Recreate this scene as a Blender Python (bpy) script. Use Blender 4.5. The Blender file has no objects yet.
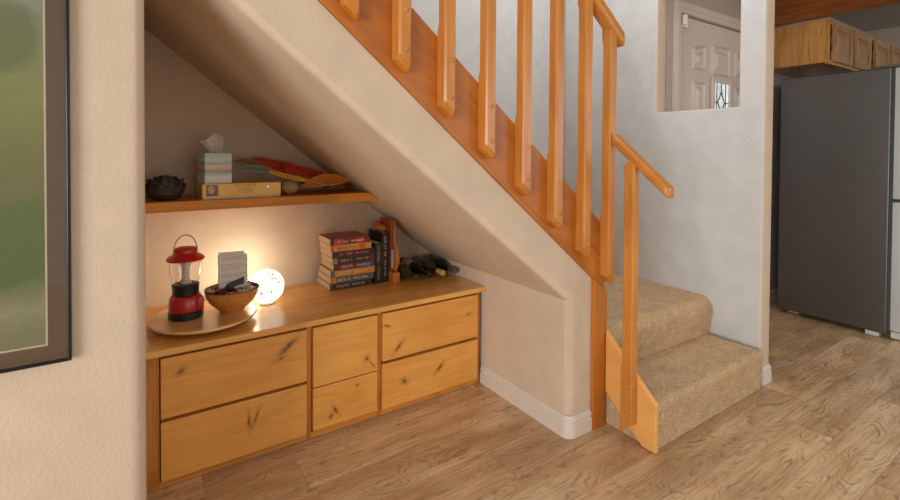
import bpy, bmesh, math, random
from mathutils import Vector, Matrix, noise
random.seed(7)
S = bpy.context.scene
COL = S.collection
V = Vector

# ------------------------------------------------------------------ materials
def srgb(r, g, b):
    f = lambda c: (c/255/12.92) if c/255 <= .04045 else ((c/255+.055)/1.055)**2.4
    return (f(r), f(g), f(b), 1)

def newmat(name):
    m = bpy.data.materials.new(name); m.use_nodes = True
    nt = m.node_tree
    return m, nt, nt.nodes['Principled BSDF']

def nd(nt, t, **kw):
    n = nt.nodes.new(t)
    for k, v in kw.items():
        if k in n.inputs: n.inputs[k].default_value = v
        else: setattr(n, k, v)
    return n

def ramp(nt, stops, interp='LINEAR'):
    r = nt.nodes.new('ShaderNodeValToRGB'); cr = r.color_ramp; cr.interpolation = interp
    while len(cr.elements) < len(stops): cr.elements.new(.5)
    for e, (p, c) in zip(cr.elements, stops): e.position = p; e.color = c
    return r

def math_(nt, op, a, b=None):
    n = nt.nodes.new('ShaderNodeMath'); n.operation = op
    for i, x in enumerate((a, b)):
        if x is None: continue
        if isinstance(x, (int, float)): n.inputs[i].default_value = x
        else: nt.links.new(x, n.inputs[i])
    return n.outputs[0]

def mix(nt, fac, a, b, mode='MIX'):
    n = nt.nodes.new('ShaderNodeMix'); n.data_type = 'RGBA'; n.blend_type = mode
    for s, x in ((n.inputs[0], fac), (n.inputs[6], a), (n.inputs[7], b)):
        if isinstance(x, (int, float)): s.default_value = x
        elif isinstance(x, tuple): s.default_value = x
        else: nt.links.new(x, s)
    return n.outputs[2]

def bump(nt, bs, h, strength, dist=.01):
    b = nd(nt, 'ShaderNodeBump', Strength=strength, Distance=dist)
    nt.links.new(h, b.inputs['Height']); nt.links.new(b.outputs[0], bs.inputs['Normal'])

def plain(name, col, rough=.5, metal=0., spec=.5, var=.08, scale=30., coat=0.):
    """flat colour with faint procedural variation"""
    m, nt, bs = newmat(name)
    tc = nd(nt, 'ShaderNodeTexCoord')
    n = nd(nt, 'ShaderNodeTexNoise', Scale=scale, Detail=4.)
    nt.links.new(tc.outputs['Object'], n.inputs['Vector'])
    d = tuple(c*(1-var) for c in col[:3])+(1,); l = tuple(min(1, c*(1+var)) for c in col[:3])+(1,)
    r = ramp(nt, [(.3, d), (.7, l)])
    nt.links.new(n.outputs[0], r.inputs[0]); nt.links.new(r.outputs[0], bs.inputs['Base Color'])
    bs.inputs['Roughness'].default_value = rough; bs.inputs['Metallic'].default_value = metal
    bs.inputs['Specular IOR Level'].default_value = spec
    bs.inputs['Coat Weight'].default_value = coat
    return m

def plaster(name, col, strength=.16, scale=120.):
    m, nt, bs = newmat(name)
    tc = nd(nt, 'ShaderNodeNewGeometry')
    n = nd(nt, 'ShaderNodeTexNoise', Scale=scale, Detail=3., Roughness=.55)
    n2 = nd(nt, 'ShaderNodeTexNoise', Scale=9., Detail=4.)
    nt.links.new(tc.outputs['Position'], n.inputs['Vector']); nt.links.new(tc.outputs['Position'], n2.inputs['Vector'])
    a = tuple(c*.955 for c in col[:3])+(1,); b = tuple(min(1, c*1.03) for c in col[:3])+(1,)
    r = ramp(nt, [(.35, a), (.65, b)]); nt.links.new(n2.outputs[0], r.inputs[0])
    nt.links.new(r.outputs[0], bs.inputs['Base Color'])
    h = ramp(nt, [(.42, (0, 0, 0, 1)), (.62, (1, 1, 1, 1))]); nt.links.new(n.outputs[0], h.inputs[0])
    bump(nt, bs, h.outputs[0], strength, .004)
    bs.inputs['Roughness'].default_value = .62; bs.inputs['Specular IOR Level'].default_value = .35
    return m

def wood(name, light, mid, dark, axis='X', tilt=0., rc=.38, fc=.32, knots=(), knot_rand=0., rough=.33, fine=1., rings=1., coat=.25, seed=0.):
    """procedural timber. axis = grain axis in object space; tilt rotates about Y (radians) for sloping boards.
       knots: (x, z, radius_x, radius_z, angle) on the X-Z face of the object"""
    m, nt, bs = newmat(name)
    tc = nd(nt, 'ShaderNodeTexCoord')
    oi = nd(nt, 'ShaderNodeObjectInfo')
    off = nd(nt, 'ShaderNodeVectorMath', operation='MULTIPLY_ADD')
    nt.links.new(oi.outputs['Random'], off.inputs[0]); off.inputs[1].default_value = (7.3, 4.1, 9.7)
    nt.links.new(tc.outputs['Object'], off.inputs[2])
    rot = nd(nt, 'ShaderNodeMapping'); rot.inputs['Rotation'].default_value = (0, tilt, 0)
    rot.inputs['Location'].default_value = (seed, seed*.37, seed*1.7)
    nt.links.new(off.outputs[0], rot.inputs[0])
    st = nd(nt, 'ShaderNodeMapping')
    sc = {'X': (1.1, 9, 9), 'Y': (9, 1.1, 9), 'Z': (9, 9, 1.1)}[axis]
    st.inputs['Scale'].default_value = sc
    nt.links.new(rot.outputs[0], st.inputs[0])
    n1 = nd(nt, 'ShaderNodeTexNoise', Scale=1.3*rings, Detail=3., Roughness=.5, Distortion=.35)
    nt.links.new(st.outputs[0], n1.inputs['Vector'])
    # growth rings = contour lines of the stretched noise
    ph = math_(nt, 'MULTIPLY', n1.outputs[0], 26.)
    rg = math_(nt, 'SINE', ph)
    rg = math_(nt, 'MULTIPLY_ADD', rg, .5); nt.nodes[-1].inputs[2].default_value = .5
    st2 = nd(nt, 'ShaderNodeMapping')
    sc2 = {'X': (6, 160, 160), 'Y': (160, 6, 160), 'Z': (160, 160, 6)}[axis]
    st2.inputs['Scale'].default_value = sc2
    nt.links.new(rot.outputs[0], st2.inputs[0])
    n2 = nd(nt, 'ShaderNodeTexNoise', Scale=1.*fine, Detail=3., Roughness=.6)
    nt.links.new(st2.outputs[0], n2.inputs['Vector'])
    n3 = nd(nt, 'ShaderNodeTexNoise', Scale=3., Detail=2.)
    nt.links.new(rot.outputs[0], n3.inputs['Vector'])
    r1 = ramp(nt, [(.25, light), (.8, mid)]); nt.links.new(n3.outputs[0], r1.inputs[0])
    c = mix(nt, math_(nt, 'MULTIPLY', math_(nt, 'POWER', rg, 3.), rc), r1.outputs[0], dark)
    f = ramp(nt, [(.45, (0, 0, 0, 1)), (.75, (1, 1, 1, 1))]); nt.links.new(n2.outputs[0], f.inputs[0])
    c = mix(nt, math_(nt, 'MULTIPLY', f.outputs[0], fc), c, dark)
    kcol = tuple(x*.22 for x in dark[:3])+(1,)
    halo = tuple(x*.62 for x in dark[:3])+(1,)
    if knot_rand > 0:
        ks = nd(nt, 'ShaderNodeMapping')
        ks.inputs['Scale'].default_value = {'X': (2.6, 7, 7), 'Y': (7, 2.6, 7), 'Z': (7, 7, 2.6)}[axis]
        nt.links.new(rot.outputs[0], ks.inputs[0])
        v = nd(nt, 'ShaderNodeTexVoronoi', Scale=knot_rand, Randomness=1.)
        nt.links.new(ks.outputs[0], v.inputs['Vector'])
        sel = math_(nt, 'GREATER_THAN', nt.nodes.new('ShaderNodeSeparateColor').outputs[0], .55)
        sepc = [n for n in nt.nodes if n.bl_idname == 'ShaderNodeSeparateColor'][-1]
        nt.links.new(v.outputs['Color'], sepc.inputs[0])
        kr = ramp(nt, [(.0, (1, 1, 1, 1)), (.07, (.8, .8, .8, 1)), (.10, (.25, .25, .25, 1)), (.3, (0, 0, 0, 1))])
        nt.links.new(v.outputs['Distance'], kr.inputs[0])
        c = mix(nt, math_(nt, 'MULTIPLY', kr.outputs[0], sel), c, halo)
    for (kx, kz, rx, rz, an) in knots:
        mp = nd(nt, 'ShaderNodeMapping', vector_type='TEXTURE')
        mp.inputs['Location'].default_value = (kx, 0, kz); mp.inputs['Rotation'].default_value = (0, -an, 0)
        mp.inputs['Scale'].default_value = (rx, 10, rz)
        dn = nd(nt, 'ShaderNodeTexNoise', Scale=45., Detail=3.)
        nt.links.new(tc.outputs['Object'], dn.inputs['Vector'])
        ad = nd(nt, 'ShaderNodeVectorMath', operation='MULTIPLY_ADD'); ad.inputs[1].default_value = (.018,)*3
        nt.links.new(dn.outputs['Color'], ad.inputs[0])
        sb = nd(nt, 'ShaderNodeVectorMath', operation='SUBTRACT'); sb.inputs[1].default_value = (.009,)*3
        nt.links.new(tc.outputs['Object'], ad.inputs[2]); nt.links.new(ad.outputs[0], sb.inputs[0])
        nt.links.new(sb.outputs[0], mp.inputs[0])
        ln = nd(nt, 'ShaderNodeVectorMath', operation='LENGTH'); nt.links.new(mp.outputs[0], ln.inputs[0])
        k2 = ramp(nt, [(.0, (.85, .85, .85, 1)), (.28, (.5, .5, .5, 1)), (.9, (0, 0, 0, 1))], 'EASE')
        sc_ = math_(nt, 'MULTIPLY', ln.outputs['Value'], .36)
        nt.links.new(sc_, k2.inputs[0])
        c = mix(nt, math_(nt, 'MULTIPLY', k2.outputs[0], .55), c, halo)
        k1 = ramp(nt, [(.0, (1, 1, 1, 1)), (.25, (.75, .75, .75, 1)), (.5, (0, 0, 0, 1))])
        nt.links.new(math_(nt, 'MULTIPLY', ln.outputs['Value'], .5), k1.inputs[0])
        c = mix(nt, math_(nt, 'MULTIPLY', k1.outputs[0], .8), c, kcol)
    nt.links.new(c, bs.inputs['Base Color'])
    bs.inputs['Roughness'].default_value = rough
    bs.inputs['Coat Weight'].default_value = coat; bs.inputs['Coat Roughness'].default_value = .22
    bump(nt, bs, n2.outputs[0], .12, .002)
    return m

def floor_mat():
    m, nt, bs = newmat('plank_floor')
    g = nd(nt, 'ShaderNodeNewGeometry')
    sp = nd(nt, 'ShaderNodeSeparateXYZ'); nt.links.new(g.outputs['Position'], sp.inputs[0])
    W, L = .18, 1.22
    row = math_(nt, 'FLOOR', math_(nt, 'DIVIDE', sp.outputs[1], W))
    wn = nd(nt, 'ShaderNodeTexWhiteNoise', noise_dimensions='1D'); nt.links.new(row, wn.inputs['W'])
    xs = math_(nt, 'ADD', math_(nt, 'DIVIDE', sp.outputs[0], L), math_(nt, 'MULTIPLY', wn.outputs[0], 7.))
    colm = math_(nt, 'FLOOR', xs)
    cb = nd(nt, 'ShaderNodeCombineXYZ'); nt.links.new(row, cb.inputs[0]); nt.links.new(colm, cb.inputs[1])
    pw = nd(nt, 'ShaderNodeTexWhiteNoise', noise_dimensions='2D'); nt.links.new(cb.outputs[0], pw.inputs['Vector'])
    # per-plank shifted coordinate
    sh = nd(nt, 'ShaderNodeVectorMath', operation='MULTIPLY_ADD'); sh.inputs[1].default_value = (13, 17, 11)
    nt.links.new(pw.outputs['Color'], sh.inputs[0]); nt.links.new(g.outputs['Position'], sh.inputs[2])
    st = nd(nt, 'ShaderNodeMapping'); st.inputs['Scale'].default_value = (1.7, 6.5, 1)
    nt.links.new(sh.outputs[0], st.inputs[0])
    n1 = nd(nt, 'ShaderNodeTexNoise', Scale=1.15, Detail=2.5, Roughness=.45, Distortion=.5)
    nt.links.new(st.outputs[0], n1.inputs['Vector'])
    rg = math_(nt, 'SINE', math_(nt, 'MULTIPLY', n1.outputs[0], 150.))
    rg = math_(nt, 'MULTIPLY_ADD', rg, .5); nt.nodes[-1].inputs[2].default_value = .5
    rgp = math_(nt, 'POWER', rg, 5.)
    n4 = nd(nt, 'ShaderNodeTexNoise', Scale=4., Detail=2.); nt.links.new(st.outputs[0], n4.inputs['Vector'])
    st2 = nd(nt, 'ShaderNodeMapping'); st2.inputs['Scale'].default_value = (5, 90, 1); nt.links.new(sh.outputs[0], st2.inputs[0])
    n2 = nd(nt, 'ShaderNodeTexNoise', Scale=1., Detail=4., Roughness=.65); nt.links.new(st2.outputs[0], n2.inputs['Vector'])
    n3 = nd(nt, 'ShaderNodeTexNoise', Scale=1.2, Detail=3.); nt.links.new(st.outputs[0], n3.inputs['Vector'])
    base = ramp(nt, [(.25, srgb(182, 142, 102)), (.5, srgb(214, 178, 136)), (.75, srgb(240, 212, 174))])
    nt.links.new(n3.outputs[0], base.inputs[0])
    dk = srgb(122, 86, 56)
    a4 = ramp(nt, [(.4, (.12, .12, .12, 1)), (.65, (1, 1, 1, 1))]); nt.links.new(n4.outputs[0], a4.inputs[0])
    c = mix(nt, math_(nt, 'MULTIPLY', math_(nt, 'MULTIPLY', rgp, a4.outputs[0]), .62), base.outputs[0], dk)
    f = ramp(nt, [(.46, (0, 0, 0, 1)), (.72, (1, 1, 1, 1))]); nt.links.new(n2.outputs[0], f.inputs[0])
    c = mix(nt, math_(nt, 'MULTIPLY', f.outputs[0], .45), c, dk)
    tone = ramp(nt, [(0, (.84, .83, .82, 1)), (1, (1.08, 1.06, 1.04, 1))]); nt.links.new(pw.outputs[0], tone.inputs[0])
    c = mix(nt, 1., c, tone.outputs[0], 'MULTIPLY')
    fy = math_(nt, 'FRACT', math_(nt, 'DIVIDE', sp.outputs[1], W)); fx = math_(nt, 'FRACT', xs)
    s1 = math_(nt, 'LESS_THAN', fy, .010); s2 = math_(nt, 'LESS_THAN', fx, .0016)
    seam = math_(nt, 'MAXIMUM', s1, s2)
    c = mix(nt, math_(nt, 'MULTIPLY', seam, .55), c, srgb(82, 62, 46))
    nt.links.new(c, bs.inputs['Base Color'])
    bs.inputs['Roughness'].default_value = .36; bs.inputs['Specular IOR Level'].default_value = .5
    hh = math_(nt, 'ADD', math_(nt, 'MULTIPLY', n2.outputs[0], .6), math_(nt, 'MULTIPLY', n1.outputs[0], 1.2))
    hh = math_(nt, 'SUBTRACT', hh, math_(nt, 'MULTIPLY', seam, .5))
    bump(nt, bs, hh, .22, .006)
    return m

def carpet_mat():
    m, nt, bs = newmat('carpet_pile')
    g = nd(nt, 'ShaderNodeNewGeometry')
    n = nd(nt, 'ShaderNodeTexNoise', Scale=230., Detail=3., Roughness=.7)
    n2 = nd(nt, 'ShaderNodeTexNoise', Scale=14., Detail=3.)
    v = nd(nt, 'ShaderNodeTexVoronoi', Scale=260.)
    for t in (n, n2, v): nt.links.new(g.outputs['Position'], t.inputs['Vector'])
    r = ramp(nt, [(.3, srgb(152, 110, 66)), (.5, srgb(220, 178, 130)), (.68, srgb(255, 226, 184))])
    nt.links.new(n.outputs[0], r.inputs[0])
    r2 = ramp(nt, [(.3, (.86, .85, .83, 1)), (.7, (1.08, 1.08, 1.06, 1))]); nt.links.new(n2.outputs[0], r2.inputs[0])
    nt.links.new(mix(nt, 1., r.outputs[0], r2.outputs[0], 'MULTIPLY'), bs.inputs['Base Color'])
    bs.inputs['Roughness'].default_value = .95; bs.inputs['Specular IOR Level'].default_value = .1
    bs.inputs['Sheen Weight'].default_value = .25
    bump(nt, bs, math_(nt, 'ADD', v.outputs['Distance'], n.outputs[0]), .9, .006)
    return m

def glassy(name, col=(1, 1, 1, 1), rough=.03, ior=1.45):
    m, nt, bs = newmat(name)
    n = nd(nt, 'ShaderNodeTexNoise', Scale=12.); r = ramp(nt, [(0, (rough,)*3+(1,)), (1, (rough*1.6,)*3+(1,))])
    nt.links.new(n.outputs[0], r.inputs[0]); nt.links.new(r.outputs[0], bs.inputs['Roughness'])
    bs.inputs['Base Color'].default_value = col; bs.inputs['Transmission Weight'].default_value = 1.; bs.inputs['IOR'].default_value = ior
    return m

HON_L, HON_M, HON_D = srgb(216, 158, 88), srgb(192, 130, 62), srgb(136, 80, 30)
M = {}
M['wall'] = plaster('painted_plaster', srgb(206, 185, 163))
M['wallg'] = plaster('pale_grey_plaster', srgb(206, 205, 204))
M['wallk'] = plaster('taupe_plaster', srgb(176, 164, 154))  # darker than the front wall plaster, dimness of kitchen and entry put into colour
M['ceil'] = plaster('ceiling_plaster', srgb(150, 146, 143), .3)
M['trim'] = plain('white_trim_paint', srgb(214, 202, 190), .35, var=.02)
M['floor'] = floor_mat()
M['carpet'] = carpet_mat()
RL, RM, RD = srgb(212, 142, 64), srgb(194, 118, 44), srgb(138, 74, 22)
TILT = math.atan(.8126)
M['rail_v'] = wood('pine_upright', RL, RM, RD, 'Z', rc=.2, knot_rand=.8)
M['rail_s'] = wood('pine_sloping', RL, RM, RD, 'X', tilt=-TILT, rc=.24, knot_rand=.8)
M['stringer'] = wood('pine_stringer', srgb(196, 118, 32), srgb(174, 96, 20), srgb(128, 64, 12), 'X', tilt=-TILT, rc=.24, knot_rand=.9, coat=.08, rough=.42)
M['corner'] = wood('pine_corner', srgb(196, 118, 36), srgb(176, 98, 24), srgb(126, 64, 14), 'Z', rc=.24, coat=.08, rough=.42)
M['side'] = wood('pine_side', srgb(240, 182, 110), srgb(228, 162, 88), srgb(184, 116, 54), 'Y', rc=.14, fc=.15)
M['rail_y'] = wood('pine_short_rail', RL, RM, RD, 'Y', rc=.2, knot_rand=.7)
M['alder'] = wood('knotty_alder', srgb(218, 150, 70), srgb(204, 130, 52), srgb(148, 86, 28), 'X', knot_rand=.55)
M['alder_v'] = wood('knotty_alder_upright', srgb(208, 138, 58), srgb(190, 116, 42), srgb(134, 74, 20), 'Z')
M['top'] = wood('alder_top', srgb(238, 182, 98), srgb(222, 154, 70), srgb(166, 102, 38), 'X', rc=.28, knot_rand=.6, rough=.26, coat=.35)
M['shelf'] = wood('alder_shelf', srgb(216, 142, 44), srgb(200, 122, 30), srgb(152, 86, 16), 'X', rough=.55, coat=0.)
M['oak'] = wood('oak_cabinet', srgb(206, 150, 82), srgb(184, 126, 60), srgb(126, 80, 30), 'Z', rings=1.6)
M['oakd'] = wood('oak_cabinet_door', srgb(176, 136, 92), srgb(150, 110, 68), srgb(104, 70, 38), 'Z', rings=1.6)
M['beam'] = wood('beam_timber', srgb(146, 80, 20), srgb(118, 58, 8), srgb(72, 32, 2), 'Y')
M['maple'] = wood('maple_board', srgb(238, 196, 128), srgb(222, 174, 106), srgb(184, 130, 70), 'X', rough=.28, coat=.4)
M['bamboo'] = wood('bamboo_shell', srgb(216, 150, 76), srgb(198, 128, 56), srgb(160, 96, 40), 'X', rings=2., rough=.3)
M['stand'] = wood('orange_timber', srgb(204, 128, 56), srgb(178, 100, 38), srgb(128, 62, 18), 'Z')
M['stand_red'] = wood('red_timber', srgb(156, 72, 34), srgb(128, 52, 22), srgb(80, 28, 10), 'Z')
M['black'] = plain('black_plastic', srgb(22, 20, 19), .4)
M['red'] = plain('red_enamel', srgb(176, 22, 24), .3, coat=.3)
M['metal'] = plain('bright_metal', srgb(190, 188, 184), .3, 1.)
M['clear'] = glassy('clear_glass')
M['tube'] = plain('frosted_tube', srgb(222, 214, 204), .4)
M['paper'] = plain('white_paper', srgb(226, 216, 208), .8, var=.02)
M['ink'] = plain('grey_ink', srgb(160, 148, 140), .8)
M['pages'] = plain('book_pages', srgb(222, 206, 178), .85, var=.06, scale=300)
M['artichoke'] = plain('dark_artichoke', srgb(58, 44, 34), .6, var=.3, scale=40)

# ------------------------------------------------------------------ mesh helpers
def bm_new(): return bmesh.new()

def box(bm, lo, hi, rot=None, piv=None):
    vs = [bm.verts.new((x, y, z)) for x in (lo[0], hi[0]) for y in (lo[1], hi[1]) for z in (lo[2], hi[2])]
    for f in ((0, 1, 3, 2), (4, 6, 7, 5), (0, 4, 5, 1), (2, 3, 7, 6), (0, 2, 6, 4), (1, 5, 7, 3)):
        bm.faces.new([vs[i] for i in f])
    if rot is not None:
        bmesh.ops.rotate(bm, verts=vs, cent=piv or V(((lo[0]+hi[0])/2, (lo[1]+hi[1])/2, (lo[2]+hi[2])/2)), matrix=rot)
    return vs

def prism(bm, pts, ax, a, b):
    """polygon pts (2-D) extruded along axis ax from a to b. ax=1: pts are (x,z); ax=0: (y,z); ax=2: (x,y)"""
    def mk(p, t): return {0: (t, p[0], p[1]), 1: (p[0], t, p[1]), 2: (p[0], p[1], t)}[ax]
    A = [bm.verts.new(mk(p, a)) for p in pts]; B = [bm.verts.new(mk(p, b)) for p in pts]
    n = len(pts)
    fs = [bm.faces.new(A), bm.faces.new(B[::-1])]
    for i in range(n): fs.append(bm.faces.new((A[i], B[i], B[(i+1) % n], A[(i+1) % n])))
    return A, B

def lathe(bm, prof, c=(0, 0, 0), seg=40, capb=True, capt=True, mtx=None):
    rings = []
    for r, z in prof:
        ring = []
        for i in range(seg):
            a = 2*math.pi*i/seg
            p = V((r*math.cos(a), r*math.sin(a), z))
            if mtx: p = mtx @ p
            ring.append(bm.verts.new(p+V(c)))
        rings.append(ring)
    for A, B in zip(rings, rings[1:]):
        for i in range(seg): bm.faces.new((A[i], A[(i+1) % seg], B[(i+1) % seg], B[i]))
    if capb: bm.faces.new(rings[0][::-1])
    if capt: bm.faces.new(rings[-1])

def tube(bm, pts, r, seg=8, cap=True):
    pts = [V(p) for p in pts]; rings = []
    for i, p in enumerate(pts):
        t = (pts[min(i+1, len(pts)-1)]-pts[max(i-1, 0)]).normalized()
        u = t.cross(V((0, 0, 1)) if abs(t.z) < .95 else V((1, 0, 0))).normalized(); w = t.cross(u)
        rr = r[i] if isinstance(r, (list, tuple)) else r
        rings.append([bm.verts.new(p+rr*(math.cos(2*math.pi*k/seg)*u+math.sin(2*math.pi*k/seg)*w)) for k in range(seg)])
    for A, B in zip(rings, rings[1:]):
        for i in range(seg): bm.faces.new((A[i], A[(i+1) % seg], B[(i+1) % seg], B[i]))
    if cap: bm.faces.new(rings[0][::-1]); bm.faces.new(rings[-1])

def bev(bm, w, seg=2, ang=35):
    bmesh.ops.recalc_face_normals(bm, faces=bm.faces)
    es = [e for e in bm.edges if len(e.link_faces) == 2 and e.calc_face_angle(0) > math.radians(ang)]
    bmesh.ops.bevel(bm, geom=es, offset=w, segments=seg, profile=.5, affect='EDGES', clamp_overlap=True)

def beam(bm, p0, p1, wdir, w, h):
    """bar from p0 to p1 with its end faces vertical; width w along wdir, vertical height h below the line"""
    p0, p1, wd = V(p0), V(p1), V(wdir).normalized()*w/2
    vs = []
    for p in (p0, p1):
        for s in (-1, 1):
            for dz in (0, -h): vs.append(bm.verts.new(p+wd*s+V((0, 0, dz))))
    for f in ((0, 1, 3, 2), (4, 6, 7, 5), (0, 4, 5, 1), (2, 3, 7, 6), (0, 2, 6, 4), (1, 5, 7, 3)):
        bm.faces.new([vs[i] for i in f])

def obj(name, bm, mat, parent=None, smooth=False, origin=None, **props):
    """link as one object. With a parent, geometry is given in world space and moved into the parent's frame"""
    bmesh.ops.recalc_face_normals(bm, faces=bm.faces)
    me = bpy.data.meshes.new(name)
    if parent is not None:
        o_w = root_loc(parent)
        if origin is None: origin = o_w
    elif origin is None:
        xs = [v.co for v in bm.verts]
        lo = V([min(v[i] for v in xs) for i in range(3)]); hi = V([max(v[i] for v in xs) for i in range(3)])
        origin = V(((lo.x+hi.x)/2, (lo.y+hi.y)/2, lo.z))
    origin = V(origin)
    bmesh.ops.translate(bm, verts=bm.verts, vec=-origin)
    bm.to_mesh(me); bm.free()
    for mt in (mat if isinstance(mat, (list, tuple)) else [mat]): me.materials.append(mt)
    if smooth:
        ang = math.radians(smooth if smooth is not True else 40)
        for p in me.polygons: p.use_smooth = True
        try: me.set_sharp_from_angle(angle=ang)
        except Exception: pass
    o = bpy.data.objects.new(name, me); COL.objects.link(o)
    if parent is not None:
        o.parent = parent; o.location = origin-root_loc(parent)
    else: o.location = origin
    for k, v in props.items(): o[k] = v
    return o

def root_loc(o):
    l = V(o.location)
    while o.parent: o = o.parent; l += V(o.location)
    return l

def thing(name, loc, label, cat, group=None):
    o = bpy.data.objects.new(name, None); COL.objects.link(o); o.location = loc
    o.empty_display_size = .05
    o['label'] = label; o['category'] = cat
    if group: o['group'] = group
    return o

def struct(name, bm, mat, **kw):
    return obj(name, bm, mat, kind='structure', **kw)

# ------------------------------------------------------------------ key lines
YF = 1.325                      # face of the front wall
YB = 2.42                       # back wall
soff = lambda x: 1.559-.787*(x-.223)
zb = lambda x: 1.9603-.8126*x          # stringer bottom
zt = lambda x: 2.2342-.8126*x          # stringer top
XA, XE = .026, 1.485             # alcove left / right wall faces

# ------------------------------------------------------------------ setting
bm = bm_new(); box(bm, (-2.6, -2.6, -.06), (7.2, 3.4, 0)); struct('floor', bm, M['floor'])

# front wall: picture wall + sloping band + stub, one sheet with the alcove opening
bm = bm_new()
top0 = 2.9
zw = lambda x: zb(x)-.0015
xm = (1.9588-top0)/.8126
pts = [(-2.6, 0), (XA, 0), (XA, soff(XA)), (XE, soff(XE)), (XE, 0), (1.697, 0), (1.697, zw(1.697)), (xm, top0), (-2.6, top0)]
A, B = prism(bm, pts, 1, YF, YF+.12)
bm.edges.ensure_lookup_table()
sel = []
for i, j in ((1, 2), (2, 3), (3, 4)):
    sel.append(bm.edges.get((A[i], A[j])))
bmesh.ops.recalc_face_normals(bm, faces=bm.faces)
bmesh.ops.bevel(bm, geom=sel, offset=.034, segments=8, profile=.5, affect='EDGES')
prism(bm, [(-.5, zw(-.5)), (1.697, zw(1.697)), (1.697, zb(1.697)+.12), (-.5, zb(-.5)+.12)], 1, YF+.032, YF+.12)
struct('wall_front', bm, M['wall'], smooth=45)

bm = bm_new(); box(bm, (XA-.1, YF+.12, 0), (XA, YB, 1.72)); struct('wall_alcove_left', bm, M['wall'])
bm = bm_new(); prism(bm, [(XE, 0), (XE+.02, 0), (XE+.02, soff(XE+.02)), (XE, soff(XE))], 1, YF+.12, YB); struct('wall_alcove_right', bm, M['wall'])
bm = bm_new(); prism(bm, [(XA-.1, soff(XA-.1)), (XE, soff(XE)), (XE, soff(XE)+.014), (XA-.1, soff(XA-.1)+.014)], 1, YF+.12, YB)
struct('ceiling_alcove', bm, M['wall'])
bm = bm_new(); prism(bm, [(XA-.1, 0), (XE+.02, 0), (XE+.02, soff(XE+.02)+.012), (XA-.1, soff(XA-.1)+.012)], 1, YB, YB+.02); struct('wall_alcove_back', bm, M['wall'])
bm = bm_new(); box(bm, (-2.6, YB+.0205, 0), (2.75, YB+.1, 3.1)); struct('wall_back', bm, M['wallg'])

# pass-through wall beside the lower steps
NX, NX2, NE, NL, NR, NZ = 2.65, 2.75, 1.10, 1.697, 1.226, 1.424
DY = 1.695
bm = bm_new()
prism(bm, [(NE, 0), (YB+.0195, 0), (YB+.0195, 3.1), (NL, 3.1), (NL, NZ), (NR, NZ), (NR, 3.1), (NE, 3.1)], 0, NX, NX2)
bev(bm, .012, 4)
box(bm, (NX+.0005, NR-.002, 2.2), (NX2-.0005, NL+.002, 3.1))
bm.faces.ensure_lookup_table(); bmesh.ops.recalc_face_normals(bm, faces=bm.faces)
for f in bm.faces: f.material_index = 0 if f.normal.x < -.6 else 1      # stairwell side gets the pale grey plaster, the rest beige
struct('wall_right', bm, [M['wallg'], M['wall']], smooth=45)

# entry / kitchen wall with the front door
bm = bm_new()
HX, HX2, HZ = 2.885, 3.855, 2.065
box(bm, (NX2, DY, 0), (HX, DY+.1, 2.44)); box(bm, (HX2, DY, 0), (6.4, DY+.1, 2.44)); box(bm, (HX, DY, HZ), (HX2, DY+.1, 2.44))
struct('wall_kitchen', bm, M['wallk'])
bm = bm_new(); box(bm, (6.3, -.6, 0), (6.4, DY, 2.44)); struct('wall_kitchen_unseen', bm, M['wallk'])  # unseen side wall, added to cut the light entering the kitchen
bm = bm_new(); box(bm, (NX2+.001, -.6, 2.44), (6.4, DY+.1, 2.5)); struct('ceiling', bm, M['ceil'])  # ceiling put in to keep the kitchen dim

def sweep_base(name, path, h=.088, t=.014):
    """baseboard: plan path (outer wall line) swept; room lies on the right-hand side of the path"""
    prof = [(0, 0), (t, 0), (t, h*.58), (t*.62, h*.63), (t*.62, h*.72), (t*.85, h*.75), (t*.85, h*.82), (t*.4, h*.90), (t*.3, h), (0, h)]
    bm = bm_new(); P = [V((x, y)) for x, y in path]; rings = []
    for i, p in enumerate(P):
        d1 = (P[i]-P[i-1]).normalized() if i else (P[1]-P[0]).normalized()
        d2 = (P[i+1]-P[i]).normalized() if i < len(P)-1 else d1
        n1, n2 = V((d1.y, -d1.x)), V((d2.y, -d2.x)); n = n1+n2; n = n/ max(.3, n.dot(n1))
        rings.append([bm.verts.new((p.x+n.x*o, p.y+n.y*o, z)) for o, z in prof])
    k = len(prof)
    for a, b in zip(rings, rings[1:]):
        for i in range(k): bm.faces.new((a[i], a[(i+1) % k], b[(i+1) % k], b[i]))
    bm.faces.new(rings[0]); bm.faces.new(rings[-1][::-1])
    return struct(name, bm, M['trim'])
# end wall of the alcove, round the bullnose corner, to the wooden corner board
arc = [(XE+.026*(1-math.cos(a)), YF+.026*(1-math.sin(a))) for a in [math.radians(x) for x in (0, 22, 45, 68, 90)]]
sweep_base('baseboard_alcove', [(XE, 1.903)]+arc+[(1.614, YF)])
sweep_base('baseboard_left', [(-2.6, YF), (.012, YF)])
sweep_base('baseboard_right', [(NX+.006, NE), (NX2-.006, NE)])
sweep_base('baseboard_kitchen', [(HX2+.075, DY), (6.3, DY)])

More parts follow.
